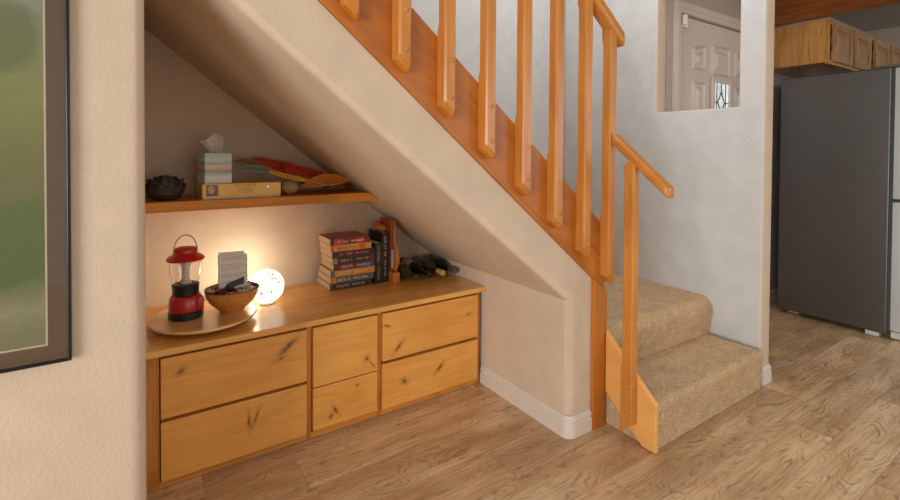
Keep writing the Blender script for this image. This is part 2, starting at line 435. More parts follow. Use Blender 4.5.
# ------------------------------------------------------------------ front door seen through the opening
dr = thing('door_1', (HX+.48, DY, 0), '', ''); del dr['label'], dr['category']; dr['kind'] = 'structure'
DC = plain('door_paint', srgb(206, 193, 183), .4, var=.02)
bm = bm_new()
yd = DY+.02
box(bm, (HX+.004, yd, .012), (HX2-.004, yd+.04, HZ-.004)); obj('door_slab', bm, DC, dr)
def panel(x0, x1, z0, z1a, z1b):
    """raised panel: recessed-looking moulded ring plus bevelled field; arched top from z1a (left) to z1b (right)"""
    bm = bm_new(); o = [(x0, z0), (x1, z0), (x1, z1b), (x0, z1a)]
    def ins(d): return [(x0+d, z0+d), (x1-d, z0+d), (x1-d, z1b-d), (x0+d, z1a-d)]
    lev = [(0, 0), (.012, -.014), (.024, .004), (.028, .004), (.062, -.014)]
    rings = [[bm.verts.new((x, yd+dy if k else yd, z)) for x, z in ins(d)] for k, (d, dy) in enumerate(lev)]
    for a, b in zip(rings, rings[1:]):
        for i in range(4): bm.faces.new((a[i], a[(i+1) % 4], b[(i+1) % 4], b[i]))
    bm.faces.new(rings[-1]); obj('door_panel', bm, DC, dr)
panel(3.075, 3.235, 1.73, 1.875, 1.91); panel(3.31, 3.565, 1.715, 1.925, 1.925); panel(3.635, 3.79, 1.73, 1.91, 1.875)
panel(3.075, 3.235, .98, 1.655, 1.655); panel(3.635, 3.79, .98, 1.655, 1.655)
for xs in ((3.075, 3.235), (3.31, 3.565), (3.635, 3.79)): panel(xs[0], xs[1], .22, .84, .84)
# leaded glass light with its frame
bm = bm_new()
gx0, gx1, gz0, gz1 = 3.30, 3.575, .98, 1.70
t = .035
for lo, hi in (((gx0, gz0), (gx0+t, gz1)), ((gx1-t, gz0), (gx1, gz1)), ((gx0+t, gz1-t), (gx1-t, gz1)), ((gx0+t, gz0), (gx1-t, gz0+t))):
    box(bm, (lo[0], yd-.022, lo[1]), (hi[0], yd-.0005, hi[1]))
bev(bm, .006, 2); gf = obj('glass_frame', bm, DC, dr)
mg, nt, bs = newmat('lit_door_glass')
g = nd(nt, 'ShaderNodeNewGeometry'); n = nd(nt, 'ShaderNodeTexNoise', Scale=22., Detail=2.); nt.links.new(g.outputs['Position'], n.inputs['Vector'])
r = ramp(nt, [(.3, srgb(170, 190, 190)), (.7, srgb(240, 246, 246))]); nt.links.new(n.outputs[0], r.inputs[0])
nt.links.new(r.outputs[0], bs.inputs['Base Color']); nt.links.new(r.outputs[0], bs.inputs['Emission Color'])
bs.inputs['Emission Strength'].default_value = .55; bs.inputs['Roughness'].default_value = .2
bm = bm_new(); box(bm, (gx0+t, yd-.008, gz0+t), (gx1-t, yd-.002, gz1-t)); obj('glass_pane', bm, mg, dr)
bm = bm_new()
cx = (gx0+gx1)/2
for zc in (1.53, 1.15):
    q = [(cx, zc+.075), (cx+.045, zc), (cx, zc-.075), (cx-.045, zc)]
    for i in range(4):
        a, b = q[i], q[(i+1) % 4]; tube(bm, [(a[0], yd-.010, a[1]), (b[0], yd-.010, b[1])], .004, 6)
for a, b in (((cx, gz0+t), (cx, 1.075)), ((cx, 1.225), (cx, 1.455)), ((cx, 1.605), (cx, gz1-t)), ((cx-.06, gz0+t), (cx-.06, gz1-t)), ((cx+.06, gz0+t), (cx+.06, gz1-t)),
             ((cx-.10, 1.53), (cx-.045, 1.53)), ((cx+.045, 1.53), (cx+.10, 1.53))):
    tube(bm, [(a[0], yd-.010, a[1]), (b[0], yd-.010, b[1])], .0035, 6)
obj('lead_came', bm, plain('lead', srgb(70, 70, 70), .4, .7), dr)
bm = bm_new()
cw = .07
for lo, hi in (((HX-cw, 0), (HX, HZ+cw)), ((HX2, 0), (HX2+cw, HZ+cw)), ((HX, HZ), (HX2, HZ+cw))):
    box(bm, (lo[0], DY-.018, lo[1]), (hi[0], DY-.0005, hi[1]))
    bx = [lo[0]+.012, hi[0]-.03]
    if hi[0]-lo[0] < .1: box(bm, (bx[0], DY-.026, lo[1]), (bx[1], DY-.018, hi[1]-.014))
    else: box(bm, (lo[0]-.03, DY-.026, lo[1]+.028), (hi[0]+.03, DY-.018, hi[1]-.014))
obj('casing', bm, DC, dr)
bm = bm_new()
box(bm, (HX-.012, DY-.05, 1.985), (HX+.008, DY-.027, 2.045)); box(bm, (HX+.012, DY-.03, 1.975), (HX+.05, yd-.0005, 2.04))
bev(bm, .003, 2); o = obj('door_contact_sensor', bm, plain('sensor_white', srgb(238, 236, 232), .4, var=.01), None)
o['label'] = 'small white contact sensor at top corner of the front door'; o['category'] = 'sensor'

# ------------------------------------------------------------------ staircase
st = thing('staircase', (2.18, 1.75, 0), 'carpeted staircase rising from two wide bottom steps up to the left', 'staircase')
def carpet_step(prof, x0, x1, closed):
    """prof: list of (y,z) along riser and tread; swept in x on a fine jittered grid; closed underneath"""
    P = []
    for a, b in zip(prof, prof[1:]):
        a, b = V(a), V(b); n = max(1, int((b-a).length/.009))
        for i in range(n): P.append(a.lerp(b, i/n))
    P.append(V(prof[-1]))
    nx = int((x1-x0)/.009); bm = bm_new(); G = []
    for i in range(nx+1):
        x = x0+(x1-x0)*i/nx; row = []
        for j, p in enumerate(P):
            w = V((x, p.x, p.y)); lim = min(1, j/3, (len(P)-1-j)/3)
            big = noise.noise(w*9)*.004; sm = (random.random()-.5)*.0055
            a = P[max(0, j-1)]; b = P[min(len(P)-1, j+1)]; d = (b-a).normalized(); nrm = V((0, -d.y, d.x))
            w += nrm*(big+sm)*lim
            row.append(bm.verts.new(w))
        G.append(row)
    for i in range(nx):
        for j in range(len(P)-1): bm.faces.new((G[i][j], G[i+1][j], G[i+1][j+1], G[i][j+1]))
    for row in (G[0], G[-1]):
        yb, zlow = closed
        bm.faces.new(row+[bm.verts.new((row[0].co.x, yb, row[-1].co.z)), bm.verts.new((row[0].co.x, yb, zlow)), bm.verts.new((row[0].co.x, row[0].co.y, zlow))])
    return bm
def nosing(y, z0, z1, yend, r, over=.012):
    pts = [(y, z0), (y, z0+.3*(z1-z0)), (y-over*.6, z1-2.1*r)]
    for k in range(7):
        a = math.pi*(1-.5*k/6)
        pts.append((y-over+r+r*math.cos(a), z1-r+r*math.sin(a)))
    pts.append((yend, z1)); return pts
obj('lower_step', carpet_step(nosing(1.08, .001, .192, 1.35, .03), 1.711, 2.606, (1.35, .001)), M['carpet'], st, smooth=60)
obj('landing_step', carpet_step(nosing(1.352, .18, .384, YB-.005, .058), 1.711, NX-.003, (YB-.005, .001)), M['carpet'], st, smooth=60)
sf = lambda x: soff(x)+.020
for k in range(8):
    x1, x0, z = 1.72-.235*k, 1.485-.235*k, .59+.191*k
    if x0 < -.35: break
    bm = bm_new(); prism(bm, [(x1-.001, max(sf(x1), .384)), (x1-.001, z-.012), (x1+.012, z-.012), (x1+.012, z), (x0, z), (x0, sf(x0))], 1, YF+.122, YB-.005)
    bev(bm, .004, 2); obj('upper_step', bm, M['carpet'], st)
bm = bm_new(); prism(bm, [(-.55, zb(-.55)), (1.70, zb(1.70)), (1.70, zt(1.70)), (-.55, zt(-.55))], 1, 1.318, 1.354)
bev(bm, .002, 2); obj('stringer_board', bm, M['stringer'], st)
bm = bm_new(); box(bm, (1.617, YF-.018, .001), (1.700, YF-.0005, zb(1.62)-.006)); bm.verts.ensure_lookup_table()
for v in bm.verts:
    if v.co.z > .3: v.co.z = zb(v.co.x)-.003
bev(bm, .002, 2); obj('corner_board', bm, M['corner'], st)
bm = bm_new()
prism(bm, [(1.304, .150), (1.126, .002), (1.066, .002), (1.066, .192), (1.080, .205), (1.304, .410)], 0, 1.690, 1.7105)
bev(bm, .003, 2); obj('side_board', bm, M['side'], st)

# main railing along the flight
SL = .8126
rl = thing('stair_railing', (1.67, 1.30, zb(1.67)), 'honey pine railing of upright balusters bolted to the sloping stair board', 'railing', None)
ztop_rail = lambda x: 3.1044-SL*x
def baluster(x0, x1, y0, y1, zbot, zstop, ztop, sl, parent, plugs, along='x'):
    """upright with chamfered front edges, stopped chamfers behind, and a foot cut to the slope"""
    bm = bm_new(); c1 = .0065; cx_, cy_ = (x0+x1)/2, (y0+y1)/2
    def ring(z, cb, sl_, fy=0.):
        pts = [(x0+c1, y0+fy), (x1-c1, y0+fy), (x1, y0+c1+fy), (x1, y1-cb), (x1-cb, y1), (x0+cb, y1), (x0, y1-cb), (x0, y0+c1+fy)]
        out = []
        for (x, y) in pts:
            d = (x-cx_) if along == 'x' else (cy_-y)
            out.append(bm.verts.new((x, y, z-sl_*d)))
        return out
    R = [ring(zbot, .0012, sl, .016 if along == 'x' else 0), ring(zbot+.016, .0012, sl), ring(zstop, .0012, 0), ring(zstop+.02, .0085, 0), ring(ztop-.05, .0085, 0), ring(ztop-.03, .0015, 0), ring(ztop, .0015, sl)]
    for a, b in zip(R, R[1:]):
        for i in range(8): bm.faces.new((a[i], a[(i+1) % 8], b[(i+1) % 8], b[i]))
    bm.faces.new(R[0][::-1]); bm.faces.new(R[-1])
    o = obj('baluster', bm, M['rail_v'], parent, origin=(cx_, cy_, zbot))
    for dz in plugs:
        pb = bm_new(); prof = [(.0075, 0), (.0072, .002), (.005, .0045), (.002, .0056), (.0001, .0058)]
        if along == 'x': mt = Matrix.Rotation(math.radians(90), 4, 'X'); c = (cx_+.002, y0+.0002, zbot+dz)
        else: mt = Matrix.Rotation(math.radians(-90), 4, 'Y'); c = (x0+.0002, cy_, zbot+dz)
        lathe(pb, prof, c, 14, True, True, mt)
        obj('wooden_plug', pb, M['rail_v'], o, smooth=True)
    return o
for i in range(9):
    x0 = [.99*q for q in (.334, .504, .674, .841, 1.012, 1.184, 1.353, 1.520, 1.676)][i]
    x1 = x0+.0445; xc = (x0+x1)/2
    baluster(x0, x1, 1.270, 1.3177, zb(xc)+.043, zt(xc)+.035, ztop_rail(xc)-.055, SL, rl, (.045, .165))
bm = bm_new()
beam(bm, (-.25, 1.290, ztop_rail(-.25)), (1.744, 1.290, ztop_rail(1.744)), (0, 1, 0), .060, .060)
bev(bm, .012, 4); obj('handrail', bm, M['rail_s'], rl, smooth=50)

# short railing at the bottom steps
r2 = thing('stair_railing', (1.67, 1.17, .03), 'short sloping pine handrail on a single post at the bottom step', 'railing', None)
rt = lambda y: 1.261-.83*(1.262-y)
baluster(1.650, 1.6895, 1.147, 1.199, .062, .30, rt(1.173)-.042, -.86, r2, (.055, .175), along='y')
bm = bm_new(); beam(bm, (1.677, 1.2605, rt(1.2605)), (1.677, 1.008, rt(1.008)), (1, 0, 0), .054, .046)
bev(bm, .012, 4); obj('handrail', bm, M['rail_y'], r2, smooth=50)

# ------------------------------------------------------------------ dresser
dr_ = thing('dresser', (.76, 2.15, 0), 'low honey coloured knotty wood dresser with six flat drawers under the stairs', 'dresser')
CT = .497; CB = .473
bm = bm_new(); box(bm, (XA+.004, 1.872, CB), (XE-.001, YB-.003, CT)); bev(bm, .0035, 2); obj('top_board', bm, M['top'], dr_, origin=(.04, 1.872, CT))
bm = bm_new()
box(bm, (XA+.006, 1.925, .002), (1.466, YB-.004, CB)); obj('carcass', bm, plain('dresser_inside', srgb(104, 58, 22), .6, var=.15), dr_)
for x0, x1 in ((XA+.006, .075), (.584, .604), (.897, .914), (1.448, 1.4665)):
    bm = bm_new(); box(bm, (x0, 1.903, .002), (x1, 1.9249, CB)); obj('stile', bm, M['alder_v'], dr_, origin=(x0, 1.903, 0))
for x0, x1 in ((.0755, .5835), (.6045, .8965), (.9145, 1.4475)):
    bm = bm_new(); box(bm, (x0, 1.904, .002), (x1, 1.9249, .028)); obj('bottom_rail', bm, M['alder'], dr_, origin=(x0, 1.904, 0))
AL = (srgb(238, 174, 88), srgb(224, 152, 66), srgb(168, 102, 38))
drawers = [  # x0,x1,z0,z1, knots (local x,z)
    (.078, .581, .2485, .459, [(.062, .155, .014, .009, .6), (.405, .118, .013, .004, .35), (.43, .16, .05, .012, .7)]),
    (.078, .581, .030, .2365, [(.285, .125, .006, .03, 0.1), (.31, .135, .005, .028, -.35)]),
    (.607, .893, .2135, .459, [(.235, .065, .012, .011, .3), (.26, .035, .02, .003, -.9)]),
    (.607, .893, .036, .2095, [(.095, .06, .006, .024, .55), (.075, .04, .012, .008, .9), (.19, .14, .008, .006, .2)]),
    (.917, 1.446, .2455, .459, [(.02, .155, .018, .006, -.3), (.08, .05, .03, .008, .8), (.47, .125, .018, .004, .2)]),
    (.917, 1.446, .030, .232, [(.11, .10, .016, .012, -.6), (.30, .115, .03, .008, .75)]),
]
for i, (x0, x1, z0, z1, kn) in enumerate(drawers):
    bm = bm_new(); box(bm, (x0, 1.889, z0), (x1, 1.9245, z1)); bev(bm, .003, 2)
    m = wood('drawer_front', AL[0], AL[1], AL[2], 'X', rc=.16, fc=.2, knots=kn, seed=1.7*i, rough=.36)
    obj('drawer_front', bm, m, dr_, origin=(x0, 1.889, z0))

# ------------------------------------------------------------------ wall shelf
bm = bm_new(); zs0, zs1 = .937, .977
xi = lambda z: .223+(1.559-z)/.787
prism(bm, [(XA+.001, zs0), (xi(zs0)-.003, zs0), (xi(zs1)-.003, zs1), (XA+.001, zs1)], 1, 2.12, YB-.001)
bev(bm, .002, 2); o = obj('wall_shelf', bm, M['shelf']); o['label'] = 'thick wooden shelf spanning the alcove wall above the dresser'; o['category'] = 'shelf'

# ------------------------------------------------------------------ things on the dresser
Z0 = CT+.0005
pl = thing('wooden_platter', (.237, 2.09, Z0), 'round pale wooden turntable platter under lantern and bowl', 'platter')
bm = bm_new(); lathe(bm, [(.075, 0), (.078, .002), (.078, .008), (.07, .010)], pl.location, 40); obj('foot', bm, M['maple'], pl, smooth=True)
bm = bm_new(); lathe(bm, [(.15, .0102), (.186, .018), (.192, .024), (.191, .030), (.186, .032), (.18, .0305)], pl.location, 72); obj('disc', bm, M['maple'], pl, smooth=True)
ZP = Z0+.031
ln = thing('camping_lantern', (.172, 2.095, ZP), 'red and black camping lantern with clear globe and wire handle', 'lantern')
L = ln.location
bm = bm_new(); lathe(bm, [(.056, 0), (.061, .003), (.061, .026), (.057, .030)], L); obj('foot', bm, M['black'], ln, smooth=True)
bm = bm_new(); lathe(bm, [(.0585, .0302), (.0595, .05), (.057, .078), (.049, .088), (.043, .090)], L); obj('body', bm, M['red'], ln, smooth=True)
bm = bm_new(); box(bm, (L.x+.034, L.y-.050, L.z+.034), (L.x+.058, L.y-.036, L.z+.082)); bev(bm, .004, 3); obj('switch_panel', bm, M['red'], ln, smooth=True)
bm = bm_new(); lathe(bm, [(.043, .0902), (.046, .093), (.047, .122), (.049, .128), (.047, .131), (.042, .132)], L); obj('collar', bm, M['black'], ln, smooth=True)
bm = bm_new()
pr = [(.044, .1325), (.049, .150), (.054, .175), (.057, .205), (.057, .222)]
lathe(bm, pr+[(r_-.0025, z_) for r_, z_ in reversed(pr)], L, 48, False, False)
obj('globe', bm, M['clear'], ln, smooth=True)
bm = bm_new(); lathe(bm, [(.019, .1325), (.019, .145), (.0125, .146), (.0125, .200), (.019, .202), (.019, .2225)], L, 28); obj('light_tube', bm, M['tube'], ln, smooth=True)
bm = bm_new(); lathe(bm, [(.058, .2225), (.066, .224), (.067, .229), (.060, .238), (.045, .246), (.042, .250), (.044, .254), (.041, .266), (.032, .272), (.015, .275)], L); obj('cap', bm, M['red'], ln, smooth=True)
bm = bm_new()
tube(bm, [(L.x+.040*math.cos(a), L.y, L.z+.258+.062*math.sin(a)) for a in [math.pi*i/18 for i in range(19)]], .0024, 8); obj('wire_handle', bm, plain('wire_steel', srgb(120, 112, 104), .35, .8), ln, smooth=True)

bw = thing('wooden_bowl', (.337, 2.085, ZP), 'orange wooden bowl of wrapped sweets on the platter', 'bowl')
L = bw.location
bm = bm_new()
out = [(.046, 0), (.048, .007), (.064, .020), (.086, .042), (.099, .068), (.103, .090)]
inn = [(.0995, .0905), (.092, .072), (.076, .048), (.05, .024), (.002, .018)]
lathe(bm, out, L, 48, True, False); bmesh.ops.remove_doubles(bm, verts=bm.verts, dist=1e-6)
tl = Matrix.Rotation(math.radians(-4), 3, 'Y')
obj('shell', bm, M['bamboo'], bw, smooth=True)
bm = bm_new(); lathe(bm, [(.103, .0902), (.1015, .0918)]+inn, L, 48, False, False); obj('lining', bm, plain('bowl_lining', srgb(92, 66, 44), .5, var=.2), bw, smooth=True)
sw = [(.03, srgb(200, 186, 168)), (0, srgb(60, 20, 22)), (0, srgb(24, 30, 52)), (0, srgb(186, 150, 90)), (0, srgb(120, 30, 30)), (0, srgb(210, 200, 190))]
swm = [plain('sweet_wrapper', c, .35, var=.25, scale=90) for _, c in sw]
spots = [(-.064, .005, .062), (-.046, -.04, .062), (-.03, .0, .066), (-.012, -.055, .063), (.012, -.03, .066), (.045, -.04, .062), (.062, .0, .062), (.022, .03, .064), (-.03, .045, .062), (.05, .045, .06), (-.052, -.012, .068), (.03, -.062, .062), (.07, -.022, .064), (-.005, -.012, .07)]
swl = ['sweet in shiny pale wrapper lying in the wooden bowl', 'sweet in dark red wrapper lying in the wooden bowl', 'sweet in dark blue wrapper lying in the wooden bowl', 'sweet in gold wrapper lying in the wooden bowl', 'sweet in bright red wrapper lying in the wooden bowl', 'sweet in white wrapper lying in the wooden bowl']
for i, (dx, dy, dz) in enumerate(spots):
    bm = bm_new(); a = random.random()*6.28
    mt = Matrix.Rotation(a, 4, 'Z') @ Matrix.Rotation(random.uniform(-.5, .5)+1.57, 4, 'Y')
    lathe(bm, [(.009, -.026), (.0075, -.022), (.003, -.016), (.0085, -.012), (.0105, 0), (.0085, .012), (.003, .016), (.0075, .022), (.009, .026)], (L.x+dx, L.y+dy, L.z+dz+.016), 10, True, True, mt)
    for v in bm.verts: v.co += V((random.uniform(-1, 1), random.uniform(-1, 1), random.uniform(-1, 1)))*.0012
    k = i % 6
    o = obj('wrapped_sweet', bm, swm[k], None); o['label'] = swl[k]; o['category'] = 'sweet'; o['group'] = swl[k].split(' lying')[0].replace('sweet', 'sweets')
pf = thing('folded_leaflet', (L.x, L.y, L.z+.07), 'folded white leaflet standing upright in the wooden bowl', 'leaflet')
def sheet(x0, x1, y, z0, z1, th=.0008, curve=.004, skew=0.):
    bm = bm_new(); n = 10; F = []
    for s in (0, 1):
        row = []
        for i in range(n+1):
            for j in (0, 1):
                u = i/n; row.append(bm.verts.new((x0+(x1-x0)*u+skew*j, y+curve*math.sin(u*3.1)+s*th, z0+(z1-z0)*j)))
        F.append(row)
    for s in (0, 1):
        for i in range(n): q = F[s]; bm.faces.new((q[2*i], q[2*i+2], q[2*i+3], q[2*i+1]))
    for i in range(n):
        for j in (0, 1): bm.faces.new((F[0][2*i+j], F[0][2*i+2+j], F[1][2*i+2+j], F[1][2*i+j]))
    for i in (0, n): bm.faces.new((F[0][2*i], F[0][2*i+1], F[1][2*i+1], F[1][2*i]))
    return bm
yl = L.y+.012
obj('front_leaf', sheet(.290, .397, yl, L.z+.058, L.z+.222), M['paper'], pf, smooth=True)
obj('back_leaf', sheet(.288, .385, yl+.010, L.z+.06, L.z+.234, curve=.002), M['paper'], pf, smooth=True)
bm = bm_new(); zz = L.z+.212
for r_ in range(11):
    if r_ in (2, 6, 9): zz -= .012; continue
    x = .298; xe = .298+random.uniform(.055, .092)
    while x < xe:
        w = random.uniform(.004, .012); u = (x-.290)/.107
        box(bm, (x, yl+.004*math.sin(u*3.1)-.0012, zz), (min(x+w, .392), yl+.004*math.sin(u*3.1)-.0004, zz+.0022)); x += w+.003
    zz -= .0092
obj('printed_lines', bm, M['ink'], pf)
bm = bm_new(); prism(bm, [(.312, L.z+.085), (.385, L.z+.098), (.385, L.z+.128), (.318, L.z+.106)], 1, yl-.0002, yl+.0003)
for v in bm.verts: v.co.y += .004*math.sin((v.co.x-.290)/.107*3.1)-.001
obj('printed_photo', bm, plain('dark_photo', srgb(74, 62, 58), .5, var=.4, scale=120), pf)

# glowing globe lamp
gl = thing('globe_lamp', (.495, 2.19, Z0), 'glowing speckled white glass globe lamp on the dresser', 'lamp')
mgl, nt, bs = newmat('glowing_crackle_glass')
tc = nd(nt, 'ShaderNodeTexCoord'); v1 = nd(nt, 'ShaderNodeTexVoronoi', Scale=62.); n1 = nd(nt, 'ShaderNodeTexNoise', Scale=24., Detail=3.)
nt.links.new(tc.outputs['Object'], v1.inputs['Vector']); nt.links.new(tc.outputs['Object'], n1.inputs['Vector'])
a = ramp(nt, [(.24, (1, 1, 1, 1)), (.40, (0, 0, 0, 1))]); nt.links.new(v1.outputs['Distance'], a.inputs[0])
b = ramp(nt, [(.40, (0, 0, 0, 1)), (.55, (1, 1, 1, 1))]); nt.links.new(n1.outputs[0], b.inputs[0])
spk = math_(nt, 'MULTIPLY', a.outputs[0], b.outputs[0])
c = mix(nt, math_(nt, 'MULTIPLY', spk, .97), (.99, .99, .80, 1), (.10, .10, .098, 1))
sn = nd(nt, 'ShaderNodeVectorMath', operation='DOT_PRODUCT'); gm = nd(nt, 'ShaderNodeNewGeometry'); nt.links.new(gm.outputs['Normal'], sn.inputs[0]); sn.inputs[1].default_value = V((-.80, .52, .25)).normalized()
hot = nd(nt, 'ShaderNodeMapRange', interpolation_type='SMOOTHSTEP'); nt.links.new(sn.outputs['Value'], hot.inputs[0]); hot.inputs[1].default_value = 0.; hot.inputs[2].default_value = .95; hot.inputs[3].default_value = 1.3; hot.inputs[4].default_value = 34.
nt.links.new(hot.outputs[0], bs.inputs['Emission Strength'])
nt.links.new(c, bs.inputs['Emission Color']); nt.links.new(c, bs.inputs['Base Color'])
bs.inputs['Roughness'].default_value = .25
bump(nt, bs, v1.outputs['Distance'], .5, .003)
bm = bm_new(); R = .074; L = gl.location
lathe(bm, [(R*math.sin(t_), .004+R-R*math.cos(t_)) for t_ in [.28+(math.pi-.2805)*i/28 for i in range(28)]]+[(.0005, .004+2*R)], L, 48)
obj('glass_globe', bm, mgl, gl, smooth=True)
bm = bm_new(); lathe(bm, [(.030, 0), (.032, .002), (.03, .005), (.020, .0062)], L, 32); obj('base_ring', bm, M['metal'], gl, smooth=True)

# ------------------------------------------------------------------ books
def glyphs(bm, o, u, w, n_, width, height, lift=.0006):
    """rows of unreadable letter-like strokes; o = lower-left corner, u along, w up, n_ outward"""
    o, u, w, n_ = V(o), V(u), V(w), V(n_)
    x = 0
    while x < width-.4*height:
        lw = height*random.uniform(.45, .75)
        if random.random() < .12: x += lw; continue
        for (a0, a1, b0, b1) in random.sample([(0, .22, 0, 1), (.75, 1, 0, 1), (0, 1, .8, 1), (0, 1, 0, .2), (0, 1, .42, .6), (.4, .62, 0, 1)], 3):
            q = [o+u*(x+lw*s)+w*(height*t_)+n_*lift for s, t_ in ((a0, b0), (a1, b0), (a1, b1), (a0, b1))]
            vs = [bm.verts.new(p) for p in q]+[bm.verts.new(p-n_*(lift*.8)) for p in q]
            for f in ((0, 1, 2, 3), (7, 6, 5, 4), (0, 4, 5, 1), (1, 5, 6, 2), (2, 6, 7, 3), (3, 7, 4, 0)): bm.faces.new([vs[k] for k in f])
        x += lw*1.25

def patch_mat(name, c1, c2, c3, scale):
    m, nt, bs = newmat(name)
    tc = nd(nt, 'ShaderNodeTexCoord'); n = nd(nt, 'ShaderNodeTexNoise', Scale=scale, Detail=3., Distortion=.6)
    nt.links.new(tc.outputs['Object'], n.inputs['Vector'])
    r = ramp(nt, [(.38, c1), (.47, c2), (.56, c2), (.66, c3)]); nt.links.new(n.outputs[0], r.inputs[0]); nt.links.new(r.outputs[0], bs.inputs['Base Color'])
    bs.inputs['Roughness'].default_value = .35
    return m
DK = srgb(34, 22, 20)
stack = [ # bottom -> top : x0,x1, base colours, lettering colour, blocks(colour, from,to), label
    (.787, 1.012, srgb(54, 30, 28), srgb(190, 176, 160), [(srgb(110, 70, 60), 0, .06)], 'dark brown paperback at the very bottom of the book stack'),
    (.790, 1.022, srgb(96, 92, 84), srgb(226, 214, 190), [(srgb(206, 130, 50), 0, .13)], 'grey paperback with an orange spine end, second from bottom of stack'),
    (.792, 1.028, srgb(206, 150, 84), srgb(238, 206, 140), [(srgb(96, 90, 84), 0, .09), (srgb(214, 128, 60), .62, 1)], 'tan paperback with pale spine lettering, low in the book stack'),
    (.806, 1.038, srgb(104, 34, 34), srgb(226, 190, 176), [(srgb(60, 84, 110), .62, .92)], 'dark red paperback with a blue spine block in mid stack'),
    (.802, 1.036, srgb(58, 34, 26), srgb(214, 158, 70), [(srgb(150, 136, 110), 0, .1), (srgb(110, 30, 32), .86, 1)], 'dark brown paperback with yellow spine lettering in mid stack'),
    (.800, 1.034, srgb(66, 28, 26), srgb(214, 120, 106), [(srgb(40, 26, 24), .8, 1)], 'maroon paperback with pink lettering, third from top of stack'),
    (.794, 1.010, srgb(214, 148, 66), srgb(190, 84, 36), [(srgb(196, 66, 32), 0, .06), (srgb(212, 104, 40), .68, .84)], 'orange yellow paperback second from the top of the stack'),
    (.790, 1.000, srgb(120, 24, 20), srgb(232, 214, 190), [(srgb(40, 24, 20), 0, .08), (srgb(206, 52, 28), .1, .3), (srgb(206, 52, 28), .66, .84)], 'red and black paperback lying on top of the stack'),
]
zc = Z0; H = .0312
COVER_TOP = patch_mat('book_top_art', srgb(36, 24, 20), srgb(156, 40, 24), srgb(126, 84, 50), 13.)
for i, (x0, x1, col, lc, blocks, lab) in enumerate(stack):
    x0 += .008; x1 += .004
    y0, y1 = 2.222+random.uniform(-.001, .003), 2.405+random.uniform(-.006, .006)
    b = thing('book', ((x0+x1)/2, (y0+y1)/2, zc), lab, 'book', 'paperbacks in the lying stack')
    h = H-.0004
    bm = bm_new()
    tcv = .0012
    box(bm, (x0, y0+tcv, zc), (x1, y1, zc+tcv)); box(bm, (x0, y0+tcv, zc+h-tcv), (x1, y1, zc+h)); box(bm, (x0, y0, zc), (x1, y0+tcv, zc+h))
    mc = COVER_TOP if i == 7 else plain('book_cover', col, .35, var=.1)
    ob = obj('cover', bm, mc, b)
    bm = bm_new(); box(bm, (x0+.0008, y0+tcv+.0002, zc+tcv+.0002), (x1-.0008, y1-.002, zc+h-tcv-.0002)); obj('pages', bm, M['pages'], b)
    W_ = x1-x0
    bm = bm_new(); box(bm, (x0+.0002, y0-.0004, zc+.001), (x1-.0002, y0-.0001, zc+h-.001))
    obj('spine', bm, plain('book_spine', col, .35, var=.1), b)
    for (bc, f0, f1) in blocks:
        bm = bm_new(); box(bm, (x0+W_*f0+.0004, y0-.0008, zc+.0016), (x0+W_*f1-.0004, y0-.0004, zc+h-.0016)); obj('spine_block', bm, plain('spine_block', bc, .35, var=.15), b)
    ink = plain('spine_ink', lc, .5)
    bm = bm_new(); glyphs(bm, (x0+W_*.16, y0-.0008, zc+.009), (1, 0, 0), (0, 0, 1), (0, -1, 0), W_*.30, .0125); obj('spine_lettering', bm, ink, b)
    bm = bm_new(); glyphs(bm, (x0+W_*.52, y0-.0008, zc+.010), (1, 0, 0), (0, 0, 1), (0, -1, 0), W_*.32, .010); obj('spine_lettering', bm, ink, b)
    zc += H
def standing(x0, x1, y0, y1, h, col, lc, lab, pcol):
    b = thing('book', ((x0+x1)/2, (y0+y1)/2, Z0), lab, 'book', 'books standing beside the stack'); t_ = .0022
    bm = bm_new(); box(bm, (x0, y0+t_, Z0), (x0+t_, y1, Z0+h)); box(bm, (x1-t_, y0+t_, Z0), (x1, y1, Z0+h)); box(bm, (x0, y0, Z0), (x1, y0+t_, Z0+h))
    bev(bm, .0006, 1); obj('cover', bm, plain('hardback_cover', col, .32, var=.15), b)
    bm = bm_new(); box(bm, (x0+t_+.0003, y0+t_+.0003, Z0+.003), (x1-t_-.0003, y1-.003, Z0+h-.004)); obj('pages', bm, pcol, b)
    bm = bm_new()
    wd = x1-x0
    glyphs(bm, (x0+wd*.30, y0-.0004, Z0+h*.93), (0, 0, -1), (1, 0, 0), (0, -1, 0), h*.42, wd*.34)
    obj('spine_lettering', bm, plain('spine_ink', lc, .5), b); bm = bm_new()
    glyphs(bm, (x0+wd*.34, y0-.0004, Z0+h*.44), (0, 0, -1), (1, 0, 0), (0, -1, 0), h*.34, wd*.26)
    obj('spine_lettering', bm, plain('spine_ink', lc, .5), b)
standing(1.032, 1.070, 2.215, 2.365, .208, srgb(30, 24, 22), srgb(176, 146, 88), 'shorter black standing book with gold spine lettering next to the stack', M['pages'])
standing(1.0735, 1.1105, 2.222, 2.39, .258, srgb(28, 26, 26), srgb(170, 164, 154), 'taller black standing book with white page tops and grey lettering', M['pages'])

